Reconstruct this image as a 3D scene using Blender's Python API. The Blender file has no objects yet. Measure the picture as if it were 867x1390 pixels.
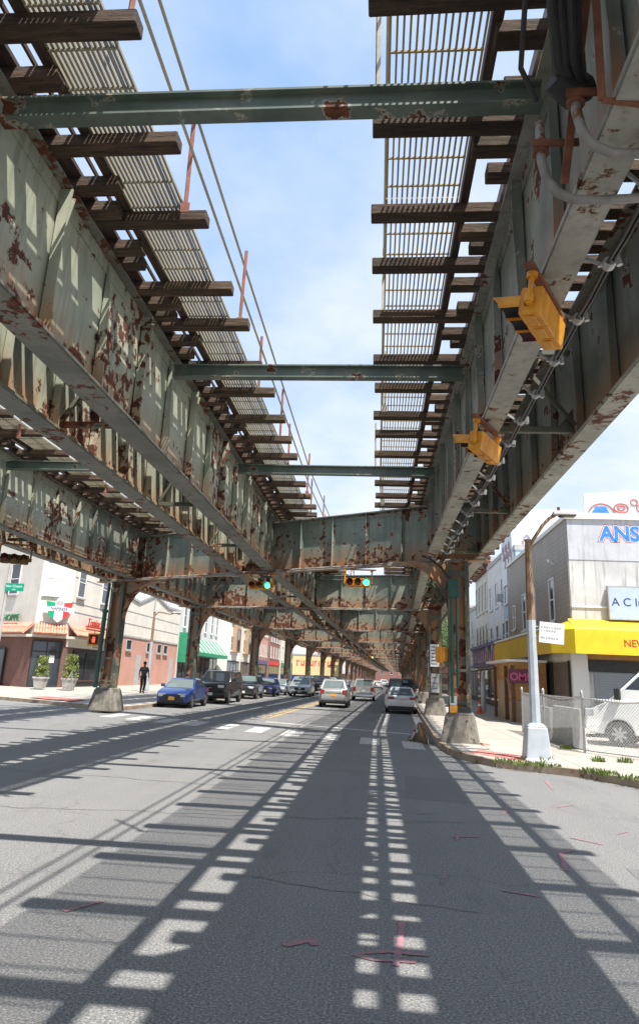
import bpy, math, random
from mathutils import Vector, Matrix
random.seed(7)
PI = math.pi
SC = bpy.context.scene
COL = SC.collection
rad = math.radians
def bend(y): return .03*max(0., y-24.)

# ------------------------------------------------------------------ mesh builder
class MB:
    def __init__(s): s.v=[]; s.f=[]; s.M=None
    def add(s, vs, fs):
        n=len(s.v)
        if s.M is not None: vs=[tuple(s.M@Vector(v)) for v in vs]
        s.v.extend(tuple(v) for v in vs); s.f.extend(tuple(i+n for i in f) for f in fs)
    def box(s,x0,x1,y0,y1,z0,z1):
        s.add([(x0,y0,z0),(x1,y0,z0),(x1,y1,z0),(x0,y1,z0),(x0,y0,z1),(x1,y0,z1),(x1,y1,z1),(x0,y1,z1)],
              [(0,3,2,1),(4,5,6,7),(0,1,5,4),(1,2,6,5),(2,3,7,6),(3,0,4,7)]); return s
    def beam(s,p,q,w,h,up=(0,0,1)):
        p=Vector(p);q=Vector(q);d=(q-p).normalized();u=Vector(up);r=d.cross(u)
        if r.length<1e-4: r=d.cross(Vector((1,0,0)))
        r.normalize();u=r.cross(d).normalized();r=r*w/2;u=u*h/2
        s.add([p-r-u,p+r-u,p+r+u,p-r+u,q-r-u,q+r-u,q+r+u,q-r+u],
              [(0,1,2,3),(7,6,5,4),(1,0,4,5),(2,1,5,6),(3,2,6,7),(0,3,7,4)]); return s
    def tube(s,pts,r,n=6,cap=True):
        pts=[Vector(p) for p in pts]; rings=[]; prev=None
        rs=r if isinstance(r,(list,tuple)) else [r]*len(pts)
        for i,p in enumerate(pts):
            d=(pts[min(i+1,len(pts)-1)]-pts[max(i-1,0)]).normalized()
            if prev is None:
                a=d.cross(Vector((0,0,1)))
                if a.length<1e-3:a=d.cross(Vector((1,0,0)))
            else: a=prev-d*prev.dot(d)
            a.normalize(); prev=a; b=d.cross(a)
            rings.append([p+(a*math.cos(2*PI*k/n)+b*math.sin(2*PI*k/n))*rs[i] for k in range(n)])
        vs=[v for R in rings for v in R]; fs=[]
        for i in range(len(pts)-1):
            for k in range(n):
                fs.append((i*n+k,i*n+(k+1)%n,(i+1)*n+(k+1)%n,(i+1)*n+k))
        if cap: fs.append(tuple(range(n))[::-1]); fs.append(tuple(range((len(pts)-1)*n,len(pts)*n)))
        s.add(vs,fs); return s
    def prism(s,poly,axis,a,b):
        n=len(poly)
        f={'x':lambda p,t:(t,p[0],p[1]),'y':lambda p,t:(p[0],t,p[1]),'z':lambda p,t:(p[0],p[1],t)}[axis]
        vs=[f(p,a) for p in poly]+[f(p,b) for p in poly]
        fs=[tuple(range(n))[::-1],tuple(range(n,2*n))]+[(i,(i+1)%n,n+(i+1)%n,n+i) for i in range(n)]
        s.add(vs,fs); return s
    def lathe(s,prof,n=16,c=(0,0,0),axis='z'):
        vs=[];m=len(prof)
        for r,z in prof:
            for k in range(n):
                a=2*PI*k/n; x,y=r*math.cos(a),r*math.sin(a)
                p={'z':(x,y,z),'x':(z,x,y),'y':(x,z,y)}[axis]
                vs.append((p[0]+c[0],p[1]+c[1],p[2]+c[2]))
        fs=[(i*n+k,i*n+(k+1)%n,(i+1)*n+(k+1)%n,(i+1)*n+k) for i in range(m-1) for k in range(n)]
        fs.append(tuple(range(n))[::-1]); fs.append(tuple(range((m-1)*n,m*n)))
        s.add(vs,fs); return s
    def quad(s,a,b,c,d): s.add([a,b,c,d],[(0,1,2,3)]); return s
    def frustum(s,b,t,z0,z1):
        # b,t = (x0,x1,y0,y1)
        s.add([(b[0],b[2],z0),(b[1],b[2],z0),(b[1],b[3],z0),(b[0],b[3],z0),(t[0],t[2],z1),(t[1],t[2],z1),(t[1],t[3],z1),(t[0],t[3],z1)],
              [(0,3,2,1),(4,5,6,7),(0,1,5,4),(1,2,6,5),(2,3,7,6),(3,0,4,7)]); return s
    def build(s,name,m=None,parent=None,smooth=False,bevel=0,seg=2,fix=False):
        me=bpy.data.meshes.new(name); me.from_pydata(s.v,[],s.f); me.update()
        if fix:
            import bmesh
            bm=bmesh.new(); bm.from_mesh(me); bmesh.ops.recalc_face_normals(bm,faces=bm.faces); bm.to_mesh(me); bm.free()
        if m: me.materials.append(m)
        if smooth:
            me.polygons.foreach_set('use_smooth',[True]*len(me.polygons)); me.set_sharp_from_angle(angle=rad(40))
        o=bpy.data.objects.new(name,me); COL.objects.link(o)
        if parent: o.parent=parent
        if bevel:
            md=o.modifiers.new('bevel','BEVEL'); md.width=bevel; md.segments=seg; md.limit_method='ANGLE'; md.angle_limit=rad(35)
        return o
def tag(o,label=None,cat=None,group=None,kind=None):
    for k,v in (('label',label),('category',cat),('group',group),('kind',kind)):
        if v: o[k]=v
    return o
def empty(name,loc=(0,0,0),rz=0,label=None,cat=None,group=None):
    o=bpy.data.objects.new(name,None); COL.objects.link(o); o.location=loc; o.rotation_euler=(0,0,rz); o.empty_display_size=.2
    return tag(o,label,cat,group)
def copy_tree(o,parent=None):
    c=o.copy(); COL.objects.link(c)
    if parent: c.parent=parent
    for ch in list(o.children): copy_tree(ch,c)
    return c
def struct(name,mb,m,**k): return tag(mb.build(name,m,**k),kind='structure')
def text(body,size,m,name,parent,loc,rot,ext=.01,align='LEFT',shear=0,bold=0):
    cu=bpy.data.curves.new(name,'FONT'); cu.body=body; cu.size=size; cu.extrude=ext; cu.align_x=align; cu.shear=shear; cu.offset=bold; cu.resolution_u=3
    t=bpy.data.objects.new(name,cu); COL.objects.link(t)
    dg=bpy.context.evaluated_depsgraph_get(); me=bpy.data.meshes.new_from_object(t.evaluated_get(dg))
    bpy.data.objects.remove(t); o=bpy.data.objects.new(name,me); COL.objects.link(o)
    me.materials.clear(); me.materials.append(m); o.parent=parent; o.location=loc; o.rotation_euler=rot
    return o

# ------------------------------------------------------------------ materials
def nmat(name):
    m=bpy.data.materials.new(name); m.use_nodes=True; nt=m.node_tree
    return m,nt,nt.nodes['Principled BSDF']
class NG:
    def __init__(s,nt): s.nt=nt
    def n(s,t,**k):
        nd=s.nt.nodes.new(t)
        for a,b in k.items(): setattr(nd,a,b)
        return nd
    def l(s,a,b): s.nt.links.new(a,b)
    def coords(s,rnd=True,scale=(1,1,1),world=False):
        mp=s.n('ShaderNodeMapping'); mp.inputs['Scale'].default_value=scale
        if world: s.l(s.n('ShaderNodeNewGeometry').outputs['Position'],mp.inputs[0])
        else:
            s.l(s.n('ShaderNodeTexCoord').outputs['Object'],mp.inputs[0])
            if rnd:
                oi=s.n('ShaderNodeObjectInfo'); mu=s.n('ShaderNodeMath',operation='MULTIPLY'); mu.inputs[1].default_value=37.
                s.l(oi.outputs['Random'],mu.inputs[0]); s.l(mu.outputs[0],mp.inputs['Location'])
        return mp.outputs[0]
    def noise(s,vec,scale,detail=6,rough=.6):
        nd=s.n('ShaderNodeTexNoise'); nd.inputs['Scale'].default_value=scale; nd.inputs['Detail'].default_value=detail; nd.inputs['Roughness'].default_value=rough
        s.l(vec,nd.inputs['Vector']); return nd.outputs['Fac']
    def ramp(s,fac,a,b):
        nd=s.n('ShaderNodeMapRange'); nd.inputs[1].default_value=a; nd.inputs[2].default_value=b; s.l(fac,nd.inputs[0]); return nd.outputs[0]
    def math(s,op,a,b):
        nd=s.n('ShaderNodeMath',operation=op)
        for i,x in enumerate((a,b)):
            if isinstance(x,(int,float)): nd.inputs[i].default_value=x
            else: s.l(x,nd.inputs[i])
        return nd.outputs[0]
    def mix(s,fac,a,b):
        nd=s.n('ShaderNodeMix',data_type='RGBA')
        if isinstance(fac,(int,float)): nd.inputs[0].default_value=fac
        else: s.l(fac,nd.inputs[0])
        for i,x in ((6,a),(7,b)):
            if isinstance(x,tuple): nd.inputs[i].default_value=(*x,1)
            else: s.l(x,nd.inputs[i])
        return nd.outputs[2]
    def bump(s,h,strength,dist,bsdf):
        b=s.n('ShaderNodeBump'); b.inputs['Strength'].default_value=strength; b.inputs['Distance'].default_value=dist
        s.l(h,b.inputs['Height']); s.l(b.outputs[0],bsdf.inputs['Normal'])
def pm(name,c1,c2=None,scale=3,rough=.7,metal=0,stretch=(1,1,1),bump=0,lo=.35,hi=.65,spec=None,coat=0,speck=None,emit=None,streak=None):
    """plain surface with noise between two colours, optional specks and vertical streak stains"""
    m,nt,b=nmat(name); g=NG(nt); b.inputs['Roughness'].default_value=rough; b.inputs['Metallic'].default_value=metal
    if spec is not None: b.inputs['Specular IOR Level'].default_value=spec
    if coat: b.inputs['Coat Weight'].default_value=coat; b.inputs['Coat Roughness'].default_value=.04
    if c2 is None: b.inputs['Base Color'].default_value=(*c1,1)
    else:
        v=g.coords(scale=stretch); f=g.noise(v,scale); c=g.mix(g.ramp(f,lo,hi),c1,c2)
        if streak:
            v2=g.coords(scale=(2.5,2.5,.18)); k=g.math('MULTIPLY',g.ramp(g.noise(v2,2.2,5),.53,.72),streak[1]); c=g.mix(k,c,streak[0])
        if speck:
            v3=g.coords(); k=g.ramp(g.noise(v3,speck[1],4,.7),speck[2],speck[2]+.03); c=g.mix(k,c,speck[0])
        g.l(c,b.inputs['Base Color'])
        if bump: g.bump(f,bump,.02,b)
    if emit: b.inputs['Emission Color'].default_value=(*emit[0],1); b.inputs['Emission Strength'].default_value=emit[1]
    return m
def steel(name,p1,p2,rust=.56,stain=True,scale=1.5,pale=(.36,.35,.28),zb=5.5):
    """old green-grey paint that has peeled away to rust, rust runs near the lower edge"""
    m,nt,b=nmat(name); g=NG(nt); b.inputs['Roughness'].default_value=.6
    v=g.coords()
    paint=g.mix(g.ramp(g.noise(v,1.1,5),.35,.65),p1,p2)
    sv=g.coords(scale=(3,3,.22)); paint=g.mix(g.math('MULTIPLY',g.ramp(g.noise(sv,2.4,5),.5,.75),.55),paint,(.09,.075,.055))
    n=g.noise(v,scale*1.6,9,.66); cl=g.ramp(g.noise(v,.55,2),.40,.66)
    sp=g.n('ShaderNodeSeparateXYZ'); tc=g.n('ShaderNodeTexCoord'); g.l(tc.outputs['Object'],sp.inputs[0])
    low=g.ramp(sp.outputs[2],zb+.85,zb+.1)
    sel=g.math('ADD',n,g.math('MULTIPLY',g.math('SUBTRACT',cl,.5),.17))
    if stain: sel=g.math('ADD',sel,g.math('MULTIPLY',g.math('MULTIPLY',low,low),.055))
    paint=g.mix(g.ramp(sel,rust-.035,rust-.015),paint,pale)
    if stain:
        st=g.math('MULTIPLY',low,g.ramp(g.noise(g.coords(scale=(3,3,.4)),2.2,6),.32,.56))
        paint=g.mix(g.math('MULTIPLY',st,.85),paint,(.40,.17,.06))
    dr=g.noise(g.coords(scale=(5,5,.35)),2.,5); paint=g.mix(g.math('MULTIPLY',g.ramp(g.math('ADD',dr,g.math('MULTIPLY',g.math('SUBTRACT',sel,rust),1.2)),.52,.66),.45),paint,(.24,.13,.065))
    rc=g.mix(g.ramp(g.noise(v,9,4),.35,.65),(.055,.018,.011),(.17,.055,.025))
    rm=g.ramp(sel,rust-.006,rust+.006)
    g.l(g.mix(rm,paint,rc),b.inputs['Base Color'])
    g.l(g.math('ADD',g.math('MULTIPLY',rm,.3),.55),b.inputs['Roughness'])
    g.bump(g.math('SUBTRACT',g.math('MULTIPLY',g.noise(v,14,4),.25),rm),.5,.008,b)
    return m
M={}
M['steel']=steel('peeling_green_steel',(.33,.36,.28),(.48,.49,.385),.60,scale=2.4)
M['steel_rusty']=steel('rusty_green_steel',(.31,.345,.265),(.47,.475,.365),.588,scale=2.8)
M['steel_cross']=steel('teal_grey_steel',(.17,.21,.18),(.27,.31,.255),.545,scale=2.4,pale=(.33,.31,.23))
M['steel_far']=steel('shaded_span_steel',(.14,.17,.135),(.28,.295,.235),.55,scale=2.6)  # far paint set darker, the shade beneath the spans put into its colour
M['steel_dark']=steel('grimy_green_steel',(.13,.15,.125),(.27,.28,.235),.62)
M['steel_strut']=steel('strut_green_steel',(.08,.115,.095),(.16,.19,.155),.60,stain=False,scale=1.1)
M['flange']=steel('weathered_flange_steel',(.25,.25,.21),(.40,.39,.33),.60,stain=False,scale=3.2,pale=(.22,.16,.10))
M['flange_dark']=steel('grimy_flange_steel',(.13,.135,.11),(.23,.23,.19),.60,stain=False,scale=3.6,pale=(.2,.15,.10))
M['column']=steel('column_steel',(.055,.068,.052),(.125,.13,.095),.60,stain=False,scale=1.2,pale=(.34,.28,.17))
M['rust']=pm('rusty_iron',(.12,.045,.025),(.26,.10,.05),6,.85,bump=.3)
M['redpost']=pm('red_lead_iron',(.22,.07,.05),(.33,.14,.10),5,.8)
def timber():
    m,nt,b=nmat('creosoted_timber'); g=NG(nt); b.inputs['Roughness'].default_value=.9
    v=g.coords(scale=(.7,7,7)); f=g.noise(v,3.,7,.65); f2=g.noise(g.coords(),1.1,3)
    c=g.mix(g.ramp(f,.32,.68),(.030,.017,.011),(.20,.125,.08)); c=g.mix(g.math('MULTIPLY',g.ramp(f2,.48,.7),.6),c,(.05,.055,.02))
    oi=g.n('ShaderNodeObjectInfo'); c=g.mix(g.math('MULTIPLY',oi.outputs['Random'],.55),c,(.035,.022,.016))
    fk=g.noise(g.coords(scale=(1.2,9,9)),6.,4,.8); c=g.mix(g.ramp(fk,.60,.66),c,(.012,.009,.008))
    g.l(c,b.inputs['Base Color']); g.bump(g.math('ADD',f,fk),.9,.02,b); return m
M['timber']=timber()
M['stringer']=pm('dark_stringer_timber',(.045,.028,.022),(.10,.06,.045),4,.9,stretch=(6,.5,6))
M['grating']=pm('fibreglass_grating',(.30,.27,.20),(.42,.38,.28),3,.7,stretch=(2,.4,2))
M['grating_y']=pm('yellow_edged_grating',(.36,.27,.12),(.45,.36,.20),3,.7,stretch=(2,.4,2))
M['rail']=pm('rail_steel',(.10,.06,.045),(.2,.14,.11),6,.5,.6)
M['manhole']=pm('cast_iron',(.07,.068,.066),(.13,.125,.12),9,.6,.4)
M['galv']=pm('galvanised_steel',(.36,.37,.37),(.50,.51,.51),7,.45,.6)
M['conduit']=pm('grey_conduit',(.20,.19,.17),(.32,.30,.27),5,.6,.2,speck=((.2,.09,.04),3.2,.56))
M['black']=pm('black_rubber',(.018,.018,.018),(.03,.03,.03),8,.6)
M['cable']=pm('black_cable',(.015,.015,.016),None,rough=.4)
M['yellow']=pm('signal_yellow',(.60,.23,.012),(.80,.36,.025),5,.48,speck=((.30,.13,.03),9,.66),streak=((.35,.16,.03),.5))
M['dark_amber']=pm('dark_amber_enamel',(.10,.05,.01),(.22,.11,.02),5,.6)  # housing enamel in a darker amber than the other signals
M['lens_off_r']=pm('unlit_red_lens',(.12,.012,.012),None,rough=.15)
M['lens_off_y']=pm('unlit_amber_lens',(.14,.06,.01),None,rough=.15)
M['lens_green']=pm('lit_green_lens',(.05,.5,.35),None,rough=.2,emit=((.05,1.,.55),2.2))
M['lens_red']=pm('lit_red_lens',(.5,.03,.02),None,rough=.2,emit=((1.,.06,.03),1.6))
M['green_box']=pm('dark_green_enamel',(.012,.055,.04),(.02,.075,.055),4,.45)
M['concrete']=pm('old_concrete',(.11,.10,.085),(.27,.245,.205),2.6,.9,bump=.5,speck=((.07,.055,.045),6,.60),streak=((.07,.045,.03),.8))
M['barrier']=pm('whitewashed_concrete',(.42,.40,.37),(.55,.53,.50),1.4,.9,bump=.2,speck=((.10,.09,.09),2.2,.66))
def asphalt():
    m,nt,b=nmat('worn_asphalt'); g=NG(nt); b.inputs['Roughness'].default_value=.88
    v=g.coords(False,world=True); big=g.noise(v,.25,4); sp=g.noise(v,55,3,.8)
    tr=g.noise(g.coords(False,world=True,scale=(1.2,.06,1)),1.0,4)
    stn=g.noise(g.coords(False,world=True,scale=(1.6,.5,1)),.9,6,.7); c=g.mix(g.ramp(big,.3,.7),(.138,.139,.143),(.178,.176,.172)); c=g.mix(g.math('MULTIPLY',g.ramp(tr,.45,.75),.4),c,(.215,.21,.2))
    sp2=g.noise(v,24,4,.8); c=g.mix(g.math('MULTIPLY',g.ramp(sp,.53,.62),.8),c,(.36,.35,.335)); c=g.mix(g.math('MULTIPLY',g.ramp(sp,.47,.38),.85),c,(.055,.055,.06)); c=g.mix(g.math('MULTIPLY',g.ramp(sp2,.45,.33),.6),c,(.07,.07,.075))
    c=g.mix(g.math('MULTIPLY',g.ramp(stn,.56,.72),.45),c,(.085,.085,.088))
    vo=g.n('ShaderNodeTexVoronoi',feature='DISTANCE_TO_EDGE'); vo.inputs['Scale'].default_value=.22
    w=g.n('ShaderNodeVectorMath',operation='ADD'); wn=g.n('ShaderNodeTexNoise'); wn.inputs['Scale'].default_value=1.3; wn.inputs['Detail'].default_value=6; g.l(v,wn.inputs['Vector']); g.l(v,w.inputs[0]); g.l(wn.outputs['Color'],w.inputs[1]); g.l(w.outputs[0],vo.inputs['Vector'])
    crack=g.math('MULTIPLY',g.ramp(vo.outputs['Distance'],.004,.0),.35); c=g.mix(crack,c,(.04,.04,.042))
    g.l(c,b.inputs['Base Color']); g.bump(sp,.5,.006,b); return m
M['asphalt']=asphalt()
def sidewalk():
    m,nt,b=nmat('concrete_flags'); g=NG(nt); b.inputs['Roughness'].default_value=.9
    v=g.coords(False,world=True); c=g.mix(g.ramp(g.noise(v,.7,5),.3,.7),(.30,.275,.24),(.40,.37,.325)); c=g.mix(g.ramp(g.noise(v,40,2,.8),.5,.7),c,(.34,.32,.29))
    br=g.n('ShaderNodeTexBrick'); br.offset=0; br.inputs['Scale'].default_value=1; br.inputs['Brick Width'].default_value=1.52; br.inputs['Row Height'].default_value=1.52; br.inputs['Mortar Size'].default_value=.014; br.inputs['Mortar Smooth'].default_value=.2
    g.l(v,br.inputs['Vector']); c=g.mix(br.outputs['Fac'],c,(.16,.145,.12))
    c=g.mix(g.math('MULTIPLY',g.ramp(g.noise(v,1.7,6,.7),.58,.66),.35),c,(.15,.14,.125))
    g.l(c,b.inputs['Base Color']); return m
M['sidewalk']=sidewalk()
M['tar']=pm('tar_seal',(.085,.085,.088),(.14,.14,.14),5,.7)
M['asphalt_new']=pm('patched_asphalt',(.115,.116,.12),(.15,.15,.152),30,.9,bump=.3,speck=((.30,.29,.28),60,.60))
M['kerb']=pm('kerb_stone',(.22,.16,.11),(.34,.28,.21),2.5,.85,speck=((.16,.06,.03),3,.6))
def worn(name,col,lo=.50,hi=.60,sc=4):
    m,nt,b=nmat(name); g=NG(nt); b.inputs['Roughness'].default_value=.8
    v=g.coords(False,world=True); n=g.noise(v,sc,8,.7)
    g.l(g.mix(g.ramp(n,lo,hi),col,(.13,.13,.13)),b.inputs['Base Color']); return m
M['wline']=worn('worn_white_paint',(.52,.51,.49),.46,.64,9)
M['yline']=worn('worn_yellow_paint',(.55,.36,.07),.50,.60)
def spray():
    m,nt,b=nmat('pink_spray_paint'); g=NG(nt); b.inputs['Roughness'].default_value=.85
    v=g.coords(False,world=True); n=g.noise(v,11,6,.75)
    g.l(g.mix(g.ramp(n,.40,.60),(.36,.155,.18),(.16,.155,.158)),b.inputs['Base Color']); return m
M['spray']=spray()
M['tactile']=pm('red_tactile_pad',(.40,.11,.10),(.48,.2,.17),6,.85)
def puddle():
    m,nt,b=nmat('still_water'); b.inputs['Base Color'].default_value=(.03,.03,.03,1); b.inputs['Roughness'].default_value=.03; b.inputs['IOR'].default_value=1.33; b.inputs['Specular IOR Level'].default_value=1.
    return m
M['puddle']=puddle()
def brick(name,c1,c2,mortar,w=.21,h=.07):
    m,nt,b=nmat(name); g=NG(nt); b.inputs['Roughness'].default_value=.88
    v=g.coords(False); mp=g.n('ShaderNodeMapping'); mp.inputs['Rotation'].default_value=(PI/2,0,0); g.l(v,mp.inputs[0])
    br=g.n('ShaderNodeTexBrick'); br.inputs['Scale'].default_value=1; br.inputs['Brick Width'].default_value=w; br.inputs['Row Height'].default_value=h; br.inputs['Mortar Size'].default_value=.008
    br.inputs['Color1'].default_value=(*c1,1); br.inputs['Color2'].default_value=(*c2,1); br.inputs['Mortar'].default_value=(*mortar,1)
    g.l(mp.outputs[0],br.inputs['Vector']); c=g.mix(g.math('MULTIPLY',g.ramp(g.noise(v,.8,6),.4,.7),.4),br.outputs['Color'],tuple(x*.7 for x in c1)); g.l(c,b.inputs['Base Color']); return m
M['brick_red']=brick('red_brown_brick',(.15,.06,.048),(.19,.08,.064),(.17,.13,.11))  # red-brown brick, darkened to include the awning's shade on the lower wall
M['brick_pink']=brick('pink_painted_brick',(.50,.25,.19),(.55,.29,.22),(.46,.30,.25))
M['brick_dark']=brick('dark_red_brick',(.22,.075,.06),(.28,.10,.08),(.28,.22,.19))
def siding(name,c1,c2,pitch=.2,depth=.02):
    m,nt,b=nmat(name); g=NG(nt); b.inputs['Roughness'].default_value=.6
    sp=g.n('ShaderNodeSeparateXYZ'); tc=g.n('ShaderNodeTexCoord'); g.l(tc.outputs['Object'],sp.inputs[0])
    fr=g.math('FRACT',g.math('DIVIDE',sp.outputs[2],pitch),0)
    v=g.coords(); c=g.mix(g.ramp(g.noise(v,.9,5),.3,.7),c1,c2); c=g.mix(g.ramp(fr,.10,.0),c,tuple(x*.35 for x in c1))
    sv=g.coords(scale=(2.5,2.5,.18)); c=g.mix(g.math('MULTIPLY',g.ramp(g.noise(sv,2.2,5),.55,.75),.3),c,tuple(x*.5 for x in c1))
    g.l(c,b.inputs['Base Color']); g.bump(fr,.6,depth,b); return m
M['sid_grey']=siding('grey_clapboard',(.27,.245,.215),(.33,.30,.265),.22)
M['sid_blue']=siding('pale_blue_siding',(.36,.50,.62),(.42,.57,.69),.2)
M['sid_white']=siding('white_siding',(.62,.62,.62),(.72,.72,.71),.2)
M['stucco']=pm('cream_stucco',(.62,.575,.50),(.72,.67,.59),.9,.85,streak=((.42,.38,.33),.35))
M['render_grey']=pm('stained_white_render',(.46,.455,.45),(.62,.61,.59),.7,.85,streak=((.17,.17,.17),.85))
M['grey_band']=pm('lilac_grey_paint',(.44,.45,.49),(.54,.55,.58),.9,.8,streak=((.22,.22,.24),.6))
M['cream']=pm('cream_paint',(.58,.55,.46),(.68,.64,.55),1.2,.8,streak=((.35,.33,.28),.4))
M['white']=pm('white_paint',(.72,.72,.71),(.80,.80,.79),1.5,.6)
M['trim']=pm('white_trim',(.70,.69,.66),None,rough=.6)
M['greytrim']=pm('grey_trim',(.34,.34,.34),(.42,.42,.42),3,.7)
M['browntrim']=pm('brown_cornice',(.16,.07,.055),(.22,.10,.08),4,.7)
M['tan']=pm('tan_panel',(.36,.24,.15),(.44,.31,.2),3,.75)
def glass(name,c,r=.06):
    return pm(name,c,None,rough=r,spec=.9)
M['glass']=glass('window_glass',(.035,.042,.05))
M['glass_g']=glass('green_tinted_glass',(.06,.09,.085),.04)
M['carglass']=glass('car_glass',(.02,.025,.03),.04)
M['windscreen']=glass('reflection_toned_glass',(.13,.165,.165),.04)  # paler base colour holds the sunlit cabin and the sky reflection
M['dark']=pm('dark_interior',(.02,.02,.022),(.04,.038,.036),4,.6)
M['shutter']=siding('steel_roller_shutter',(.22,.25,.28),(.28,.31,.34),.11,.02)
M['shutter_br']=siding('brown_roller_shutter',(.13,.10,.08),(.18,.145,.12),.11,.02)
M['awn_yellow']=pm('yellow_awning_canvas',(.74,.50,.012),(.80,.57,.02),2,.6)
M['awn_ochre']=pm('ochre_awning_canvas',(.58,.36,.02),(.66,.43,.03),2,.65)
M['awn_green']=pm('green_awning_canvas',(.02,.22,.11),(.03,.28,.15),2,.6)
M['tile']=pm('terracotta_roof_tile',(.50,.19,.12),(.66,.33,.24),6,.75)
M['red']=pm('red_paint',(.62,.04,.045),None,rough=.5)
M['redletter']=pm('red_letter',(.45,.05,.03),None,rough=.5)
M['blueletter']=pm('blue_spray_paint',(.03,.16,.50),(.05,.24,.6),5,.7)
M['whitegraf']=pm('pale_spray_paint',(.62,.70,.80),(.74,.78,.84),5,.7)
M['redgraf']=pm('red_spray_paint',(.5,.13,.10),None,rough=.7)
M['greygraf']=pm('faded_graffiti',(.38,.26,.29),(.48,.36,.38),5,.8)
M['italgreen']=pm('flag_green',(.0,.33,.16),None,rough=.5)
M['signblue']=pm('pale_blue_sign',(.40,.49,.72),(.45,.54,.76),2,.4)
M['ink']=pm('dark_blue_letter',(.02,.025,.09),None,rough=.5)
M['streetgreen']=pm('street_sign_green',(.0,.30,.17),None,rough=.4)
M['letterwhite']=pm('white_letter',(.8,.8,.8),None,rough=.5)
M['lettergreen']=pm('green_letter',(.02,.16,.06),None,rough=.5)
M['purple']=pm('violet_sign',(.10,.08,.19),(.14,.11,.24),3,.5)
M['pinkletter']=pm('pink_letter',(.62,.42,.48),None,rough=.5)
M['magenta']=pm('magenta_letter',(.6,.12,.28),None,rough=.5)
M['maroon']=pm('maroon_panel',(.13,.03,.06),(.2,.05,.08),4,.6)
M['plywood']=pm('orange_plywood',(.38,.19,.06),(.47,.26,.10),2,.8,stretch=(1,1,4))
M['cardboard']=pm('tan_board',(.36,.25,.15),(.43,.31,.2),3,.85)
M['postwood']=pm('brown_post',(.12,.055,.03),(.17,.08,.05),4,.8)
M['yellowwall']=pm('yellow_wall_paint',(.58,.46,.22),(.64,.53,.29),1.5,.8)
M['poleblue']=pm('silver_blue_pole_paint',(.36,.40,.44),(.44,.48,.52),4,.45)
M['poleconduit']=pm('brown_weathered_pole',(.20,.12,.07),(.30,.19,.12),5,.75)
M['orange']=pm('cone_orange',(.75,.10,.02),None,rough=.5)
M['pot']=pm('weathered_planter',(.36,.34,.31),(.48,.46,.43),4,.8)
M['soil']=pm('soil',(.05,.035,.025),None,rough=.95)
M['bark']=pm('bark',(.09,.065,.045),(.16,.12,.09),6,.9,stretch=(4,4,.6),bump=.4)
def leafmat(name,a,b_):
    m,nt,b=nmat(name); g=NG(nt); b.inputs['Roughness'].default_value=.55
    v=g.coords(); c=g.mix(g.ramp(g.noise(v,5,3),.3,.7),a,b_); g.l(c,b.inputs['Base Color'])
    tr=g.n('ShaderNodeBsdfTranslucent'); g.l(c,tr.inputs[0]); mx=g.n('ShaderNodeMixShader'); mx.inputs[0].default_value=.3
    g.l(b.outputs[0],mx.inputs[1]); g.l(tr.outputs[0],mx.inputs[2]); g.l(mx.outputs[0],nt.nodes['Material Output'].inputs[0]); return m
M['leaf']=leafmat('green_leaf',(.045,.10,.02),(.10,.18,.04))
M['leaf_y']=leafmat('yellow_green_leaf',(.12,.17,.035),(.24,.27,.07))
M['weed']=leafmat('weed_leaf',(.10,.16,.03),(.20,.24,.07))
def paint(name,c,metal=.0,rough=.28): return pm(name,c,None,rough=rough,metal=metal,coat=.8)
M['p_blue']=paint('blue_car_paint',(.02,.05,.21),.3)
M['p_blue2']=paint('deep_blue_car_paint',(.012,.02,.16),.3)
M['p_black']=paint('black_car_paint',(.012,.012,.014))
M['p_navy']=paint('charcoal_car_paint',(.025,.03,.04),.3)
M['p_silver']=paint('silver_car_paint',(.52,.52,.52),.5,.32)
M['p_champ']=paint('champagne_car_paint',(.48,.475,.465),.5,.3)
M['p_pick']=paint('grey_car_paint',(.38,.38,.37),.4,.32)
M['p_white']=paint('white_car_paint',(.74,.75,.76))
M['p_sblue']=paint('silver_blue_car_paint',(.34,.40,.47),.5)
M['p_red']=paint('red_car_paint',(.25,.02,.02))
M['chrome']=pm('chrome',(.7,.7,.7),None,rough=.15,metal=1)
M['alloy']=pm('alloy_wheel',(.45,.45,.46),None,rough=.3,metal=.8)
M['headlight']=pm('headlight_lens',(.55,.57,.6),None,rough=.08,spec=.9)
M['taillight']=pm('taillight_lens',(.30,.012,.012),None,rough=.12,spec=.8)
M['plate_o']=pm('orange_plate',(.78,.36,.04),None,rough=.5)
M['plate_w']=pm('white_plate',(.7,.68,.62),None,rough=.5)
M['trimblack']=pm('black_plastic',(.02,.02,.02),None,rough=.5)
M['skin']=pm('brown_skin',(.13,.065,.04),None,rough=.55)
M['shirt']=pm('charcoal_cotton',(.03,.033,.04),(.06,.062,.072),8,.9)
M['trouser']=pm('black_cotton',(.011,.011,.013),(.02,.02,.022),8,.9)
M['hair']=pm('black_hair',(.008,.007,.007),None,rough=.6)
M['shoe']=pm('dark_shoe',(.02,.02,.02),None,rough=.6)

# ------------------------------------------------------------------ camera, sun, sky
W,H=638,1024
cam=bpy.data.cameras.new('camera'); camo=bpy.data.objects.new('camera',cam); COL.objects.link(camo); SC.camera=camo
F=930.;PX,PY=433.5,650.
def unit(a): return Vector(a).normalized()
_S=unit((511-PX,921-PY,F)); _rl=.018
_U=Vector((math.sin(_rl),-math.cos(_rl),0)); _U=(_U-_S*_U.dot(_S)).normalized(); _R=_S.cross(_U)
if _R[0]<0: _R=-_R
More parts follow.
